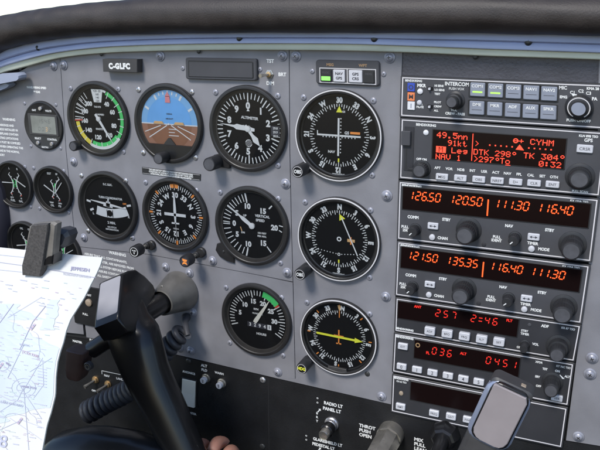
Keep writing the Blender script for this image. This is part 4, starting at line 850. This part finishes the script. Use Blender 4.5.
# ================================================================== 6. TOP TRIM AND GLARESHIELD
def sweep(b, stations, prof, m, closed=False):
    """stations: list of (x, z); prof: list of (offset outwards/up mm, h mm)"""
    n = len(stations); pts = []; k = len(prof)
    for i, (x, z) in enumerate(stations):
        a = stations[max(i-1, 0)]; c = stations[min(i+1, n-1)]; dx, dz = c[0]-a[0], c[1]-a[1]; L = math.hypot(dx, dz); nx, nz = -dz/L, dx/L
        pts += [(x+nx*o, z+nz*o, h) for o, h in prof]
    fs = [[i*k+j, (i+1)*k+j, (i+1)*k+(j+1) % k, i*k+(j+1) % k] for i in range(n-1) for j in range(k if closed else k-1)]
    b.add(pts, fs, m)
    if closed: b.add(pts[:k], [list(range(k))], m); b.add(pts[-k:], [list(range(k))[::-1]], m)
ol_low = [(-60,112),(-35,93),(-15,81.5),(0,73.5),(15,69.2),(30,65.4),(45,61.3),(60,58),(80,55.3),(100,53.6),(120,52.4),(160,51.2),(220,50.3),(300,50.4),(360,51.3),(420,53.2),(480,56),(540,58),(600,60),(680,63)]
ol_up = [(-60,104),(-35,86),(-15,74.5),(0,66.8),(15,62),(30,58),(45,54.4),(60,51.6),(80,49),(100,47.1),(120,45.8),(160,44.3),(220,43.3),(300,43.2),(360,44),(420,46),(480,48.4),(540,50.5),(600,52.6),(680,56)]
ts = thing('trim_strip', 'pale olive metal strip running along the top edge of the grey panel', 'trim', *P(300,47))
A = [P(u, v, 6) for u, v in ol_low]; B_ = [P(u, v, 6) for u, v in ol_up]
b = MB()
def band(b, A, B_, prof, m):
    """prof: list of (t, h) with t from lower edge 0 to upper edge 1"""
    n = len(A); k = len(prof); pts = [(A[i][0]+(B_[i][0]-A[i][0])*t, A[i][1]+(B_[i][1]-A[i][1])*t, h) for i in range(n) for t, h in prof]
    b.add(pts, [[i*k+j, (i+1)*k+j, (i+1)*k+j+1, i*k+j+1] for i in range(n-1) for j in range(k-1)], m)
def smooth_path(p, n=4):
    out = []
    for i in range(len(p)-1):
        p0 = p[max(i-1, 0)]; p1 = p[i]; p2 = p[i+1]; p3 = p[min(i+2, len(p)-1)]
        for j in range(n):
            t = j/n; out.append(tuple(.5*((2*p1[k])+(-p0[k]+p2[k])*t+(2*p0[k]-5*p1[k]+4*p2[k]-p3[k])*t*t+(-p0[k]+3*p1[k]-3*p2[k]+p3[k])*t**3) for k in range(len(p1))))
    return out+[p[-1]]
A = smooth_path(A); B_ = smooth_path(B_)
band(b, A, B_, [(0,-1),(0,4.5),(.08,5.6),(.2,6),(.85,6),(1,5.5)], 'trim_olive'); b.build('strip', ts, 30)
for u, v in ((19.5,68.6),(100.5,54.3),(198,51.6),(475,57)):
    dome(ts, u, v, 2.0, 'screw_dark', 2)
bl_mid = [(-60,98),(-35,80),(-15,68.5),(0,61),(15,56),(30,52),(45,48.8),(60,46.4),(80,43.9),(100,42.2),(120,41),(160,39.4),(220,38.2),(300,38),(360,38.4),(420,39.8),(480,41),(540,42.8),(600,44.6),(680,47.5)]
bl_up = [(-60,90),(-35,72),(-15,59),(0,51.5),(15,47),(30,43.5),(45,41),(60,39),(80,36.8),(100,35.5),(120,34.6),(160,33.4),(220,32.6),(300,32.2),(360,32.2),(420,32.4),(480,32.8),(540,34.2),(600,36),(680,39)]
C_ = smooth_path([P(u, v, 9) for u, v in bl_mid]); D_ = smooth_path([P(u, v, 9) for u, v in bl_up]); B2 = smooth_path([P(u, v+.6, 9) for u, v in ol_up])
bs = thing('channel_strip', 'glossy blue-grey double channel strip just under the padded glareshield', 'trim', *P(300,38))
b = MB(); band(b, B2, C_, [(0,2),(0,8.4),(.1,9.6),(.3,9.8),(.7,9.0),(.92,8.0),(1,6.5)], 'trim_blue_reflection'); b.build('lower_channel', bs, 40)
b = MB(); band(b, C_, D_, [(0,6.5),(.05,9.4),(.18,10.6),(.6,9.6),(1,8.0),(1.3,6)], 'trim_blue_reflection'); b.build('upper_channel', bs, 40)
for u, v in ((37.5,48),(239,38.4),(374,39),(528.3,42.2)): dome(bs, u, v, 2.8, 'screw_dark', 8.4, hh=2.2)
# padded roll
gs = thing('glareshield', 'black leather padded roll of the glareshield along the top', 'glareshield', *P(300,15))
roll = []
for (u, vb, vt) in ((-60,95,52),(-35,72,36),(-15,60,25),(0,51,17.2),(15,46.5,13.6),(30,43,10.8),(45,40.4,8.6),(60,38.6,6.4),(80,36.6,4.2),(100,35.5,1.9),(120,35,.2),(160,33.8,-3.2),(220,33,-5.2),(300,32.8,-6.5),(360,32.8,-7),(420,33,-7),(480,33.4,-6.6),(540,34.6,-5.6),(600,36.2,-4.2),(680,39,-1.5)):
    (xb_, zb_), (xt_, zt_) = P(u, vb, 12), P(u, vt, 12); roll.append(((xb_+xt_)/2, (zb_+zt_)/2, (zt_-zb_)/2))
roll = smooth_path(roll, 6); b = MB(); K = 36; pts = []
for i, (x, z, r) in enumerate(roll):
    for k in range(K):
        a = 2*pi*k/K; ca, sa = math.cos(a), math.sin(a); sq = lambda q, e: math.copysign(abs(q)**e, q)
        w = 1+.012*math.sin(i*.9)+.01*math.sin(i*.37+k); pts.append((x, z+r*sq(sa, .9)*w, 12+19*sq(ca, .9)*w))
n = len(roll); b.add(pts, [[i*K+k, (i+1)*K+k, (i+1)*K+(k+1) % K, i*K+(k+1) % K] for i in range(n-1) for k in range(K)], 'leather'); b.build('padded_roll', gs, 60)
b = MB(); pts = []
for i, (x, z, r) in enumerate(roll): pts += [(x, z+r*.62, 24), (x, z+r*.50, -40), (x, z-r*.2, -230)]
b.add(pts, [[i*3+k, (i+1)*3+k, (i+1)*3+k+1, i*3+k+1] for i in range(n-1) for k in range(2)], 'leather'); b.build('deck_cover', gs, 60)
# left trim end pieces
te = thing('trim_bracket', 'pale blue rounded bracket end at the left edge below the olive strip', 'bracket', *P(5,80))
b = MB(); b.prism([P(*q, 16) for q in ((-40,104),(-12,88),(0,84),(17.6,80.3),(19.6,78),(19.4,75.2),(17,72.6),(0,73.6),(-14,77.5),(-40,92))], 6, 16, 3.2, 'bracket_blue'); b.build('upper_bar', te, 40)
b = MB(); b.prism([P(*q, 11) for q in ((-40,112),(-10,94),(0,90.3),(7.5,87.2),(9.6,84.6),(6,82),(-10,86),(-40,100))], 2, 11, 2.2, 'bracket_blue'); b.build('lower_bar', te, 40)
sd = thing('side_trim', 'dark navy curved side trim at the far left edge of the panel', 'trim', *P(2,235))
b = MB(); band(b, [P(u, v, 8) for u, v in ((-30,160),(-16,190),(-6,215),(-2,235),(-4,262),(-10,290))], [P(u, v, 8) for u, v in ((-14,160),(0,190),(4.5,212),(5.8,232),(5.2,252),(2,285))], [(0,20),(.5,14),(.9,8),(1,-1)], 'side_navy'); b.build('trim_panel', sd, 50)

# ================================================================== 7. YOKES
def loft(b, secs, m, n=None):
    """secs: list of closed rings of 3-D world points (mm)"""
    n = len(secs[0]); pts = [tuple(p) for s in secs for p in s]
    b.raw(pts, [[i*n+k, i*n+(k+1) % n, (i+1)*n+(k+1) % n, (i+1)*n+k] for i in range(len(secs)-1) for k in range(n)]+[list(range(n))[::-1], [(len(secs)-1)*n+k for k in range(n)]], m)
def W3(u, v, h): x, z = P(u, v, h); return np.array([x, -h, z])
def ring(c, ax, ay, rx, ry, e=.6, n=28):
    sq = lambda q: math.copysign(abs(q)**e, q)
    return [c+ax*rx*sq(math.cos(2*pi*k/n))+ay*ry*sq(math.sin(2*pi*k/n)) for k in range(n)]
X_, Y_, Z_ = np.eye(3)
HY = 150.
pb = P(180, 291, 1)
yk = thing('control_yoke', 'left control yoke, black curved horn with a pale grey square plate on its tip', 'yoke', pb[0], pb[1])
# sleeve on the panel and shaft
sx_, sz_ = pb
b = MB(F(sx_, sz_)); b.lathe([(21.5,.2),(22.2,1.2),(21.6,4),(18.4,17),(15.0,31),(13.8,35.5),(12.4,36),(11.6,34)], n=56, m='boot_metal', cap1=False); b.build('shaft_boot', yk, 30)
b = MB(F(sx_, sz_)); b.lathe([(10.4,10),(10.4,86)], n=32, m='yoke_black'); b.build('shaft', yk, 30)
dome(yk, 161.5, 287.5, 2.2, 'boot_metal', 30)
# horn: front face (normal -y) carries the plate, right face looks at +x
PM = _rz(-.305) @ _rx(-.824) @ _ry(-.677); e1, nb, e3 = PM[:, 0], PM[:, 1], PM[:, 2]; PC = np.array([-244.84, -98.98, -199.73]); hw, hl = 12.2, 21.5
def pfr(x, z, h): return tuple(PC+e1*x+e3*z-nb*h)
def onplane(u, v, p0, n_):
    d = RM @ np.array([(u-300)/FPX, 1, -(v-225)/FPX]); t_ = np.dot(p0-CAM, n_)/np.dot(d, n_); return CAM+d*t_
rp = PC+e1*(hw+1.6); prof = [onplane(u, v, rp, e1) for u, v in ((122.5,274.0),(129,270.3),(136,269.2),(145,275.5),(153.5,284.5),(155.8,290),(155.4,300),(152,316),(146,330),(128,332),(118.5,318.5),(119,312))]
b = MB(); n_ = len(prof); wd = 2*hw+3.4
b.raw([tuple(p) for p in prof]+[tuple(p-e1*wd) for p in prof], [list(range(n_))[::-1], [n_+k for k in range(n_)]]+[[k, (k+1) % n_, n_+(k+1) % n_, n_+k] for k in range(n_)], 'yoke_black')
secs = []; arm = [(134,300,20,76),(131,308,36,80),(130,318,46,85),(132,330,49,88),(137,346,46,90),(145,369,40.5,92),(153,386,36.5,93),(163,405,33.5,94),(182.5,446,29.5,95),(204,492,29,96),(224,534,30,96)]
for i, (u, v, wpx, h) in enumerate(arm):
    c = W3(u, v, h); q0 = W3(*arm[max(i-1, 0)][:2], h); q1 = W3(*arm[min(i+1, len(arm)-1)][:2], h); ax = q1-q0; ax[1] = 0; ax /= np.linalg.norm(ax); a1 = np.array([-ax[2], 0, ax[0]])
    pa, pb_ = proj(*(c-a1)), proj(*(c+a1)); k = math.hypot(pa[0]-pb_[0], pa[1]-pb_[1])/2; secs.append(ring(c, a1, Y_, wpx*.5/k*.93, (8, 11, 15, 17)[i] if i < 4 else 18, .78, 40))
loft(b, secs, 'yoke_black'); hn = b.build('horn', yk, 50)
bm = bmesh.new(); bm.from_mesh(hn.data); bm.edges.ensure_lookup_table()
ed = [x for x in bm.edges if len(x.link_faces) == 2 and x.calc_face_angle(0) > .9 and all(len(f.verts) in (4, n_) for f in x.link_faces) and any(len(f.verts) == n_ for f in x.link_faces)]
bmesh.ops.bevel(bm, geom=ed, offset=.0024, segments=3, profile=.6, affect='EDGES'); bm.to_mesh(hn.data); bm.free(); hn.data.polygons.foreach_set('use_smooth', [True]*len(hn.data.polygons)); hn.data.set_sharp_from_angle(angle=math.radians(50))
b = MB(pfr); b.box(-hw-1.2, hw+1.2, -hl-3.4, hl+1.2, -5.5, -2.4, 3, 1.0, 'tan_trim'); b.build('plate_bezel', yk)
b = MB(pfr); b.box(-hw-.6, hw+.6, -hl-1.4, hl+.6, -3, -.8, 2.4, .5, 'yoke_black'); b.build('plate_seat', yk)
b = MB(pfr); b.box(-hw+.2, hw-.2, -hl+.3, hl-.2, -1.4, .2, 2.0, .4, 'yoke_plate'); b.build('grip_plate', yk)
# hub
hb = W3(92, 455, HY+8)
b = MB(); secs = []
for (u, v, rx, rz, h) in ((20,474,4,6,130),(34,472,10,16,128),(50,464,14,28,126),(62,462,16,34,124),(85,463,17,40,120),(105,466,17,43,116),(135,470,16,42,112),(165,476,14,36,108),(190,488,12,28,104)):
    secs.append(ring(W3(u, v, h), Y_, Z_, rx*1.5, rz*.95, .8, 36))
loft(b, secs, 'yoke_black'); b.build('hub', yk, 60)
# side clamp bar with brown end block
b = MB(); tube(b, [W3(124,334,84),W3(106,341,88),W3(92,350,92)], [8.5,8.5,8.5], 24, 'yoke_black'); b.build('clamp_bar', yk, 50)
b = MB(); c = W3(81,364,100); secs = []
for dz, hw, hx in ((17,10.5,8),(16,11.5,9),(-4,11,9),(-14,8.5,8),(-16,7,7)): secs.append(ring(c+np.array([-.25*(dz-10)*-.9-1, 0, dz]), X_, Y_, hw, hx, .45, 24))
loft(b, secs, 'yoke_brown'); b.build('clamp_block', yk, 40)
x, z = P(87.2,366.8,111); b = MB(F(x, z, -19.4)); b.lathe([(4.2,126),(4.2,130),(3.4,130.6),(2.6,130),(1.6,129.4)], n=24, m='cord'); b.arc(1.7,2.6,0,360,130.75,'steel',24); b.build('screw', yk, 30)
# coiled cord
cc = thing('coiled_cord', 'dark grey coiled cord passing behind the left yoke horn from panel socket', 'cord', *P(186,322))
b = MB(); path = smooth_path([tuple(W3(*q)) for q in ((183,331,26),(172,343,32),(158,360,38),(142,380,44),(126,392,48),(108,401,52),(88,412,56))], 14)
pts = [np.array(p) for p in path]; hel = []; N = len(pts); turns = 21
for i in range(int(turns*16)):
    t_ = (i/(turns*16))**.80*(N-1); k = int(t_); f = t_-k; p = pts[k]*(1-f)+pts[min(k+1, N-1)]*f; d = pts[min(k+1, N-1)]-pts[max(k-1, 0)]; d /= np.linalg.norm(d)
    a_ = np.cross(d, Y_); a_ /= np.linalg.norm(a_); c_ = np.cross(a_, d); an = 2*pi*i/16; hel.append(p+(7.2+2.6*k/N)*(a_*math.cos(an)+c_*math.sin(an)))
tube(b, hel, 3.4, 10, 'cord'); b.build('coil', cc, 60)
b = MB(); tube(b, [W3(186,317.5,2),W3(185.6,318.2,8),W3(184.6,322,16),hel[0]], [5,4.8,3.4,2.7], 16, 'cord'); b.build('plug', cc, 50)
# --- right yoke tip
HR = 150.
yr = thing('control_yoke', 'right control yoke tip, slanted warm grey plate in front of the lowest radios', 'yoke', *P(500,420,HR), HR)
A1, A2, A3, A4 = W3(494.5,383.5,HR), W3(528.5,399.5,HR), W3(505.5,452,HR), W3(469.0,432.5,HR)
ex = (A2-A1); lx = np.linalg.norm(ex); ex /= lx; ez = (A1-A4); lz = np.linalg.norm(ez); ez -= ex*np.dot(ez, ex); ez /= np.linalg.norm(ez); lz2 = lz
cN = (A1+A2+A3+A4)/4
def yfr(x, z, h): p = cN+ex*x+ez*z+np.array([0, -h, 0]); return tuple(p)
b = MB(yfr); hw, hl = lx/2, lz2/2
b.prism(rrect(-hw-2.6, hw+2.6, -hl-34, hl+2.4, 4), -17, -3, 2.5, 'plate_box'); b.build('horn', yr, 40)
b = MB(yfr); o_ = rrect(-hw-4.0, hw+3.0, -hl-4.6, hl+1.6, 9); b.prism(o_, -7, -1.2, 2.2, 'rim_blue'); b.build('plate_rim', yr, 40)
b = MB(yfr); o_ = rrect(-hw-1.2, hw+1.4, -hl-1.8, hl+1.9, 6.4); b.prism(o_, -4, -.2, .6, 'yoke_black'); b.build('plate_seat', yr, 40)
b = MB(yfr); b.prism([(-hw-.2,-hl+6),(-hw+1.0,-hl+2.4),(-hw+3.4,-hl+.2),(-hw+6.4,-hl-.6),(hw-6,-hl-.6),(hw-3,-hl+.2),(hw-.8,-hl+2.4),(hw+.4,-hl+6),(hw+.4,hl-3.4),(hw-1.6,hl+.6),(-hw+.6,hl+.6),(-hw-.2,hl-.4)], -1, 1.2, .5, 'yoke_plate_warm'); b.build('grip_plate', yr)
b = MB(yfr); b.prism(rrect(hw-7, hw-3.6, hl+1.2, hl+2.7, .5), -12, -8.5, .3, 'tan_trim'); b.build('screw', yr)

# ================================================================== 8. CHART AND ITS CLIP
def hmap(u, v): t_ = (v-247)/203.; return 172+78*t_+10*math.sin(u*.03+.6)*(1-.2*t_)+5*math.sin(t_*4)
def mfr(u, v, d): q = W3(u, v, hmap(u, v)); return tuple(q+np.array([0, -d*.8, d*.6]))
ch = thing('aviation_chart', 'large folded white and pale blue flight map held up at lower left', 'chart', *P(40,340,200), 200)
edge = [(102.4,257.4),(100.6,264),(97.6,271),(95.2,276),(91,284),(84.5,297),(77,309),(70.5,319),(66,331),(63.4,342),(60,352),(57.4,362),(55.8,376),(55.2,395),(51,412),(46.8,425),(44,440),(41,456),(36,486)]
def er(v):
    if v <= edge[0][1]: return edge[0][0]
    for (a, c), (d, e) in zip(edge, edge[1:]):
        if c <= v <= e: return a+(d-a)*(v-c)/(e-c)
    return edge[-1][0]
b = MB(mfr); NU, NV = 26, 60; pts = []
for j in range(NV+1):
    for i in range(NU+1):
        s = i/NU; t_ = j/NV; uu0 = -70; v_end = 486; vtop = 247.2+(10.2)*s**1 if True else 0
        v = vtop+(v_end-vtop)*t_; u = uu0+(er(v)-uu0)*s; vtop2 = 240.5+17*((u-uu0)/(102.4-uu0))
        v = vtop2+(v_end-vtop2)*t_; u = uu0+(er(v)-uu0)*s; pts.append((u, v, 0))
N1 = NU+1
b.add(pts, [[j*N1+i, (j+1)*N1+i, (j+1)*N1+i+1, j*N1+i+1] for j in range(NV) for i in range(NU)], 'paper')
b.add([(p[0]-.0, p[1], -1.2) for p in pts], [[j*N1+i, j*N1+i+1, (j+1)*N1+i+1, (j+1)*N1+i] for j in range(NV) for i in range(NU)], 'paper')
b.add([p for j in range(NV+1) for p in (pts[j*N1+NU], (pts[j*N1+NU][0], pts[j*N1+NU][1], -1.2))], [[2*j, 2*j+1, 2*j+3, 2*j+2] for j in range(NV)], 'cream')
b.add([p for i in range(N1) for p in (pts[i], (pts[i][0], pts[i][1], -1.2))], [[2*i, 2*i+2, 2*i+3, 2*i+1] for i in range(NU)], 'cream')
b.build('sheet', ch, 60)
def region(b, f, v0, v1, m, d=.25, n=34, k=10):
    pts = []
    for j in range(n+1):
        v = v0+(v1-v0)*j/n; a, c = f(v)
        for i in range(k+1): pts.append((a+(c-a)*i/k, v, d))
    b.add(pts, [[j*(k+1)+i, (j+1)*(k+1)+i, (j+1)*(k+1)+i+1, j*(k+1)+i+1] for j in range(n) for i in range(k)], m)
b = MB(mfr)
wv = lambda v, k: 2.2*math.sin(v*.31+k)+1.3*math.sin(v*.83+k*2)
region(b, lambda v: (-68, max(-60, min(er(v)-1.6, 12+(v-322)*1.7+wv(v, 1)))), 314, 408, 'chart_blue', .25, 60)
region(b, lambda v: (-68, max(-67, 44-(v-408)*3.2+3*wv(v, 2))), 408, 428, 'chart_blue', .25, 40)
region(b, lambda v: (-68, max(-67, min(er(v)-1.6, 20+(v-306)*1.5+2*wv(v, 3)))), 304, 320, 'chart_tint', .22, 20)
region(b, lambda v: (50-(v-300)*.3+wv(v, 4)*.5, 60+(v-300)*-.2+wv(v, 5)*.5), 300, 330, 'chart_tint', .3, 30)
b.build('water_tint', ch)
b = MB(mfr); rr = random.Random(5)
def pl_(pts, w, m, d=.5):
    for (a, c), (e, f) in zip(pts, pts[1:]):
        n = max(1, int(math.hypot(e-a, f-c)/5))
        for i in range(n): b.bar(a+(e-a)*i/n, c+(f-c)*i/n, a+(e-a)*(i+1)/n, c+(f-c)*(i+1)/n, w, d, m)
pl_([(-60,257),(0,262.5),(40,268),(96,277.8)], .35, 'chart_ink'); pl_([(-60,266),(0,270),(30,273)], .3, 'chart_line'); pl_([(-60,249),(0,255),(30,258)], .3, 'chart_line')
pl_([(8,318),(42,297)], .3, 'chart_line'); pl_([(-5,330),(14,304)], .5, 'chart_ink'); pl_([(20,350),(33,322),(46,306)], .5, 'chart_ink'); pl_([(0,362),(15,376),(24,392),(42,419)], .45, 'chart_line'); pl_([(24,388),(29,450)], .4, 'chart_line')
pl_([(24,388),(18,400),(0,412)], .4, 'chart_line'); pl_([(8,378),(24,345)], .5, 'chart_line'); pl_([(24,390),(43,358)], .35, 'chart_line'); pl_([(0,430),(22,420),(44,428)], .35, 'chart_line')
pl_([(30,372),(52,358)], .35, 'chart_line'); pl_([(43,360),(44,385),(34,398)], .35, 'chart_line'); pl_([(23,350.5),(39,356.5)], .4, 'chart_magenta'); pl_([(23,350.5),(23,354)], .4, 'chart_magenta'); pl_([(39,356.5),(39,359.5)], .4, 'chart_magenta')
pl_([(0,395),(10,400),(22,402)], .8, 'chart_grey'); pl_([(10,418),(42,440)], .35, 'chart_line')
for (u, v, w) in ((33,327,.9),(1,366,.9),(20,421,1.1)):
    for k in range(5): b.bar(u-2+k*.9, v+3-k*1.2, u-1.2+k*.9, v+1.9-k*1.2, 2.2, .6, 'chart_ink' if k % 2 else 'chart_magenta')
for _ in range(150):
    v = rr.uniform(280, 445); u = rr.uniform(-5, er(v)-9); w = rr.uniform(1.5, 7); m = rr.choice(['chart_grey','chart_line','chart_grey','chart_magenta','chart_green','chart_grey'])
    if m == 'chart_magenta': w = 3
    pl_([(u, v), (u+w, v+w*.16)], rr.choice([.35,.5,.7]), m, .55)
for k in range(7): pl_([(38,368+k*3.0),(47,370+k*2.9)], .5, 'chart_line', .5)
for k in range(9):
    u0, v0 = rr.uniform(-5, 45), rr.uniform(300, 440); p = [(u0, v0)]; th_ = rr.uniform(0, 6)
    for i in range(9): th_ += rr.uniform(-.6, .6); u0 += 3.2*math.cos(th_); v0 += 3.2*math.sin(th_); p.append((min(u0, er(v0)-2), v0))
    pl_(p, .25, rr.choice(['chart_line','chart_ink','chart_green']), .52)
for (u, v, r_) in ((24,388,7),(24,388,12),(3,366,6)):
    pl_([(min(u+r_*math.cos(a/8*pi), er(v)-2), v+r_*.8*math.sin(a/8*pi)) for a in range(17)], .3, 'chart_line', .53)
b.build('chart_lines', ch)
b = MB(mfr)
def mtext(s, u, v, size, m, ang, xs=1.): MBt = b; b.text(s, u, -0, 0, size, m)
def ctext(s, u, v, size, m, ang=.13, xs=1., bold=.02, al='c'):
    fr0 = b.fr; k = size/CAPH; wd = sum(glyph(c, bold)[2] for c in s)*k*xs; cx = -wd/2 if al == 'c' else 0; ca, sa = math.cos(ang), math.sin(ang)
    for c in s:
        vs, fs, adv = glyph(c, bold)
        if vs: b.add([(u+(cx+gx*k*xs)*ca+(gz*k)*sa, v+(cx+gx*k*xs)*sa-(gz*k)*ca, .65) for gx, gz in vs], fs, m)
        cx += adv*k*xs
ctext('JEPPESEN', 80.5, 271, 3.2, 'chart_ink', .12, 1.0); ctext('TORONTO CANADA', 77, 276.6, 2.0, 'chart_grey', .12); ctext('8', -1, 447, 12, 'chart_line', .1, 1.0, .0, 'l')
ctext('CTA 1250', 31, 355.5, 2.4, 'chart_magenta', .3); ctext('HAMILTON', 29, 388.3, 2.0, 'chart_ink', .15); ctext('VORTAC', 25, 346, 1.8, 'chart_line', .15); ctext('4000', 8, 365, 2, 'chart_ink', .6); ctext('LAKE ONTARIO', 12, 405, 2.2, 'chart_line', .2)
b.build('chart_lettering', ch)
# clip
ck = thing('chart_clip', 'worn grey fabric-covered clip gripping the top edge of the chart', 'clip', *P(42,250,190), 190)
HC = 196.
def hull(b, uv, h0, h1, bev, m):
    b.prism([P(u, v, h1) for u, v in uv], h0, h1, bev, m)
b = MB(); hull(b, [(28.5,227.0),(31.5,224.4),(53,222.2),(56,224),(55.6,229),(53.0,258),(51.6,264),(49,266.4),(25.5,264.5),(24.4,262),(24.8,246)][::-1], HC-6, HC, 1.6, 'clip_grey'); b.build('clip_body', ck, 30)
b = MB(); hull(b, [(31.2,225.2),(47.6,223.8),(47.8,228),(42.4,264),(39.4,277),(21.8,275.4),(21.4,266),(26.0,248)][::-1], HC-4, HC+2.4, .8, 'strap'); b.build('strap', ck, 30)
b = MB(); hull(b, [(53,231),(59,230),(65,232),(67,237),(63.4,247),(58.5,250),(50.6,249)][::-1], HC-20, HC-8, 3, 'cord'); b.build('clamp_jaw', ck, 30)
b = MB(); hull(b, [(48,256),(53,255),(52,264.5),(42,266.5),(41,263)][::-1], HC-10, HC+.4, 1, 'yoke_black'); b.build('rubber_pad', ck, 30)

# ================================================================== 9. HAND AT THE BOTTOM EDGE
pr = thing('person', 'part of a bare hand with curled fingers reaching under the left yoke', 'person', *P(208,462,70), 70)
def skin_mesh(chains, name):
    me = bpy.data.meshes.new(name); vs = []; es = []; rs = []
    for ch_ in chains:
        base = len(vs)
        for p, r in ch_: vs.append(tuple(np.array(p)*.001-np.array(pr['_loc']))); rs.append(r*.001)
        es += [(base+i, base+i+1) for i in range(len(ch_)-1)]
    # join chain roots to vertex 0
    k = 0
    for ci, ch_ in enumerate(chains):
        if ci: es.append((JOIN[ci], k))
        k += len(ch_)
    me.from_pydata(vs, es, []); ob = bpy.data.objects.new(name, me); COL.objects.link(ob); ob.parent = pr; ob['_loc'] = list(pr['_loc'])
    sk = ob.modifiers.new('s', 'SKIN'); ob.modifiers.new('d', 'SUBSURF').levels = 2; ob.modifiers['d'].render_levels = 2
    for i, r in enumerate(rs): me.skin_vertices[0].data[i].radius = (r, r)
    me.skin_vertices[0].data[0].use_root = True
    bpy.context.view_layer.update(); dg = bpy.context.evaluated_depsgraph_get(); m2 = bpy.data.meshes.new_from_object(ob.evaluated_get(dg))
    bm = bmesh.new(); bm.from_mesh(m2)
    for _ in range(9): bmesh.ops.smooth_vert(bm, verts=bm.verts, factor=.5, use_axis_x=True, use_axis_y=True, use_axis_z=True)
    bmesh.ops.recalc_face_normals(bm, faces=bm.faces); bm.to_mesh(m2); bm.free()
    ob.modifiers.clear(); ob.data = m2; m2.materials.clear(); m2.materials.append(MAT['skin']); m2.polygons.foreach_set('use_smooth', [True]*len(m2.polygons)); return ob
c0 = W3(201,488,84)
def q3(dx, dy, dz): return c0+np.array([dx, dy, dz])
JOIN = {1:1, 2:1, 3:1, 4:1, 5:0}
chains = [[(q3(0,0,0),22),(q3(2,14,6),21)],
 [(q3(-14,26,18),10),(q3(-15,34,28),9.2),(q3(-12,22,34),8.2),(q3(-8,8,30),7.4)],
 [(q3(2,28,20),10.4),(q3(3,38,31),9.6),(q3(5,26,38),8.6),(q3(7,10,34),7.6)],
 [(q3(18,26,18),10),(q3(20,36,28),9.2),(q3(21,24,35),8.2),(q3(20,10,31),7.4)],
 [(q3(31,20,12),8.8),(q3(34,28,12),8),(q3(34,18,17),7.2),(q3(32,6,15),6.4)],
 [(q3(-20,-16,4),14),(q3(-22,-30,24),14),(q3(-12,-38,38),14),(q3(2,-42,43),14),(q3(14,-44,43),13.6),(q3(23,-45,42),12.6)]]
h_ = skin_mesh(chains, 'hand')
chains = [[(c0+np.array([4,-4,-22]),22),(c0+np.array([14,-70,-60]),28),(c0+np.array([30,-190,-120]),36)]]; JOIN = {}
a_ = skin_mesh(chains, 'forearm')

# ================================================================== 10. LIGHT, WORLD, CAMERA
w = bpy.data.worlds.new('World'); SC.world = w; w.use_nodes = True; nt = w.node_tree
bg = nt.nodes['Background']; sky = nt.nodes.new('ShaderNodeTexSky'); sky.sky_type = 'NISHITA'; sky.sun_disc = False
SUN = Vector((-.14, -.70, .82)).normalized()
sky.sun_elevation = math.asin(SUN.z); sky.sun_rotation = math.atan2(SUN.x, SUN.y); sky.air_density = .8; sky.dust_density = .3; sky.ozone_density = 1.5
nt.links.new(sky.outputs[0], bg.inputs[0]); bg.inputs[1].default_value = .13
sl = bpy.data.lights.new('sun', 'SUN'); sl.energy = 2.1; sl.angle = math.radians(15); sl.color = (1, .96, .9)
so = bpy.data.objects.new('sun', sl); COL.objects.link(so); so.rotation_euler = SUN.to_track_quat('Z', 'Y').to_euler(); so.location = (0, -2, 2)
cd = bpy.data.cameras.new('camera'); co = bpy.data.objects.new('camera', cd); COL.objects.link(co)
cd.sensor_width = 36; cd.lens = 36*FPX/600; cd.clip_start = .01; cd.clip_end = 200
M = Matrix.Identity(4)
for i in range(3): M[i][0] = RM[i, 0]; M[i][1] = RM[i, 2]; M[i][2] = -RM[i, 1]; M[i][3] = CAM[i]*.001
co.matrix_world = M; SC.camera = co
SC.view_settings.view_transform = 'Standard'; SC.view_settings.look = 'None'; SC.view_settings.exposure = .72; SC.view_settings.gamma = 1
SC.cycles.max_bounces = 6
for o in list(bpy.data.objects):
    for k in ('_loc', '_R'):
        if k in o: del o[k]
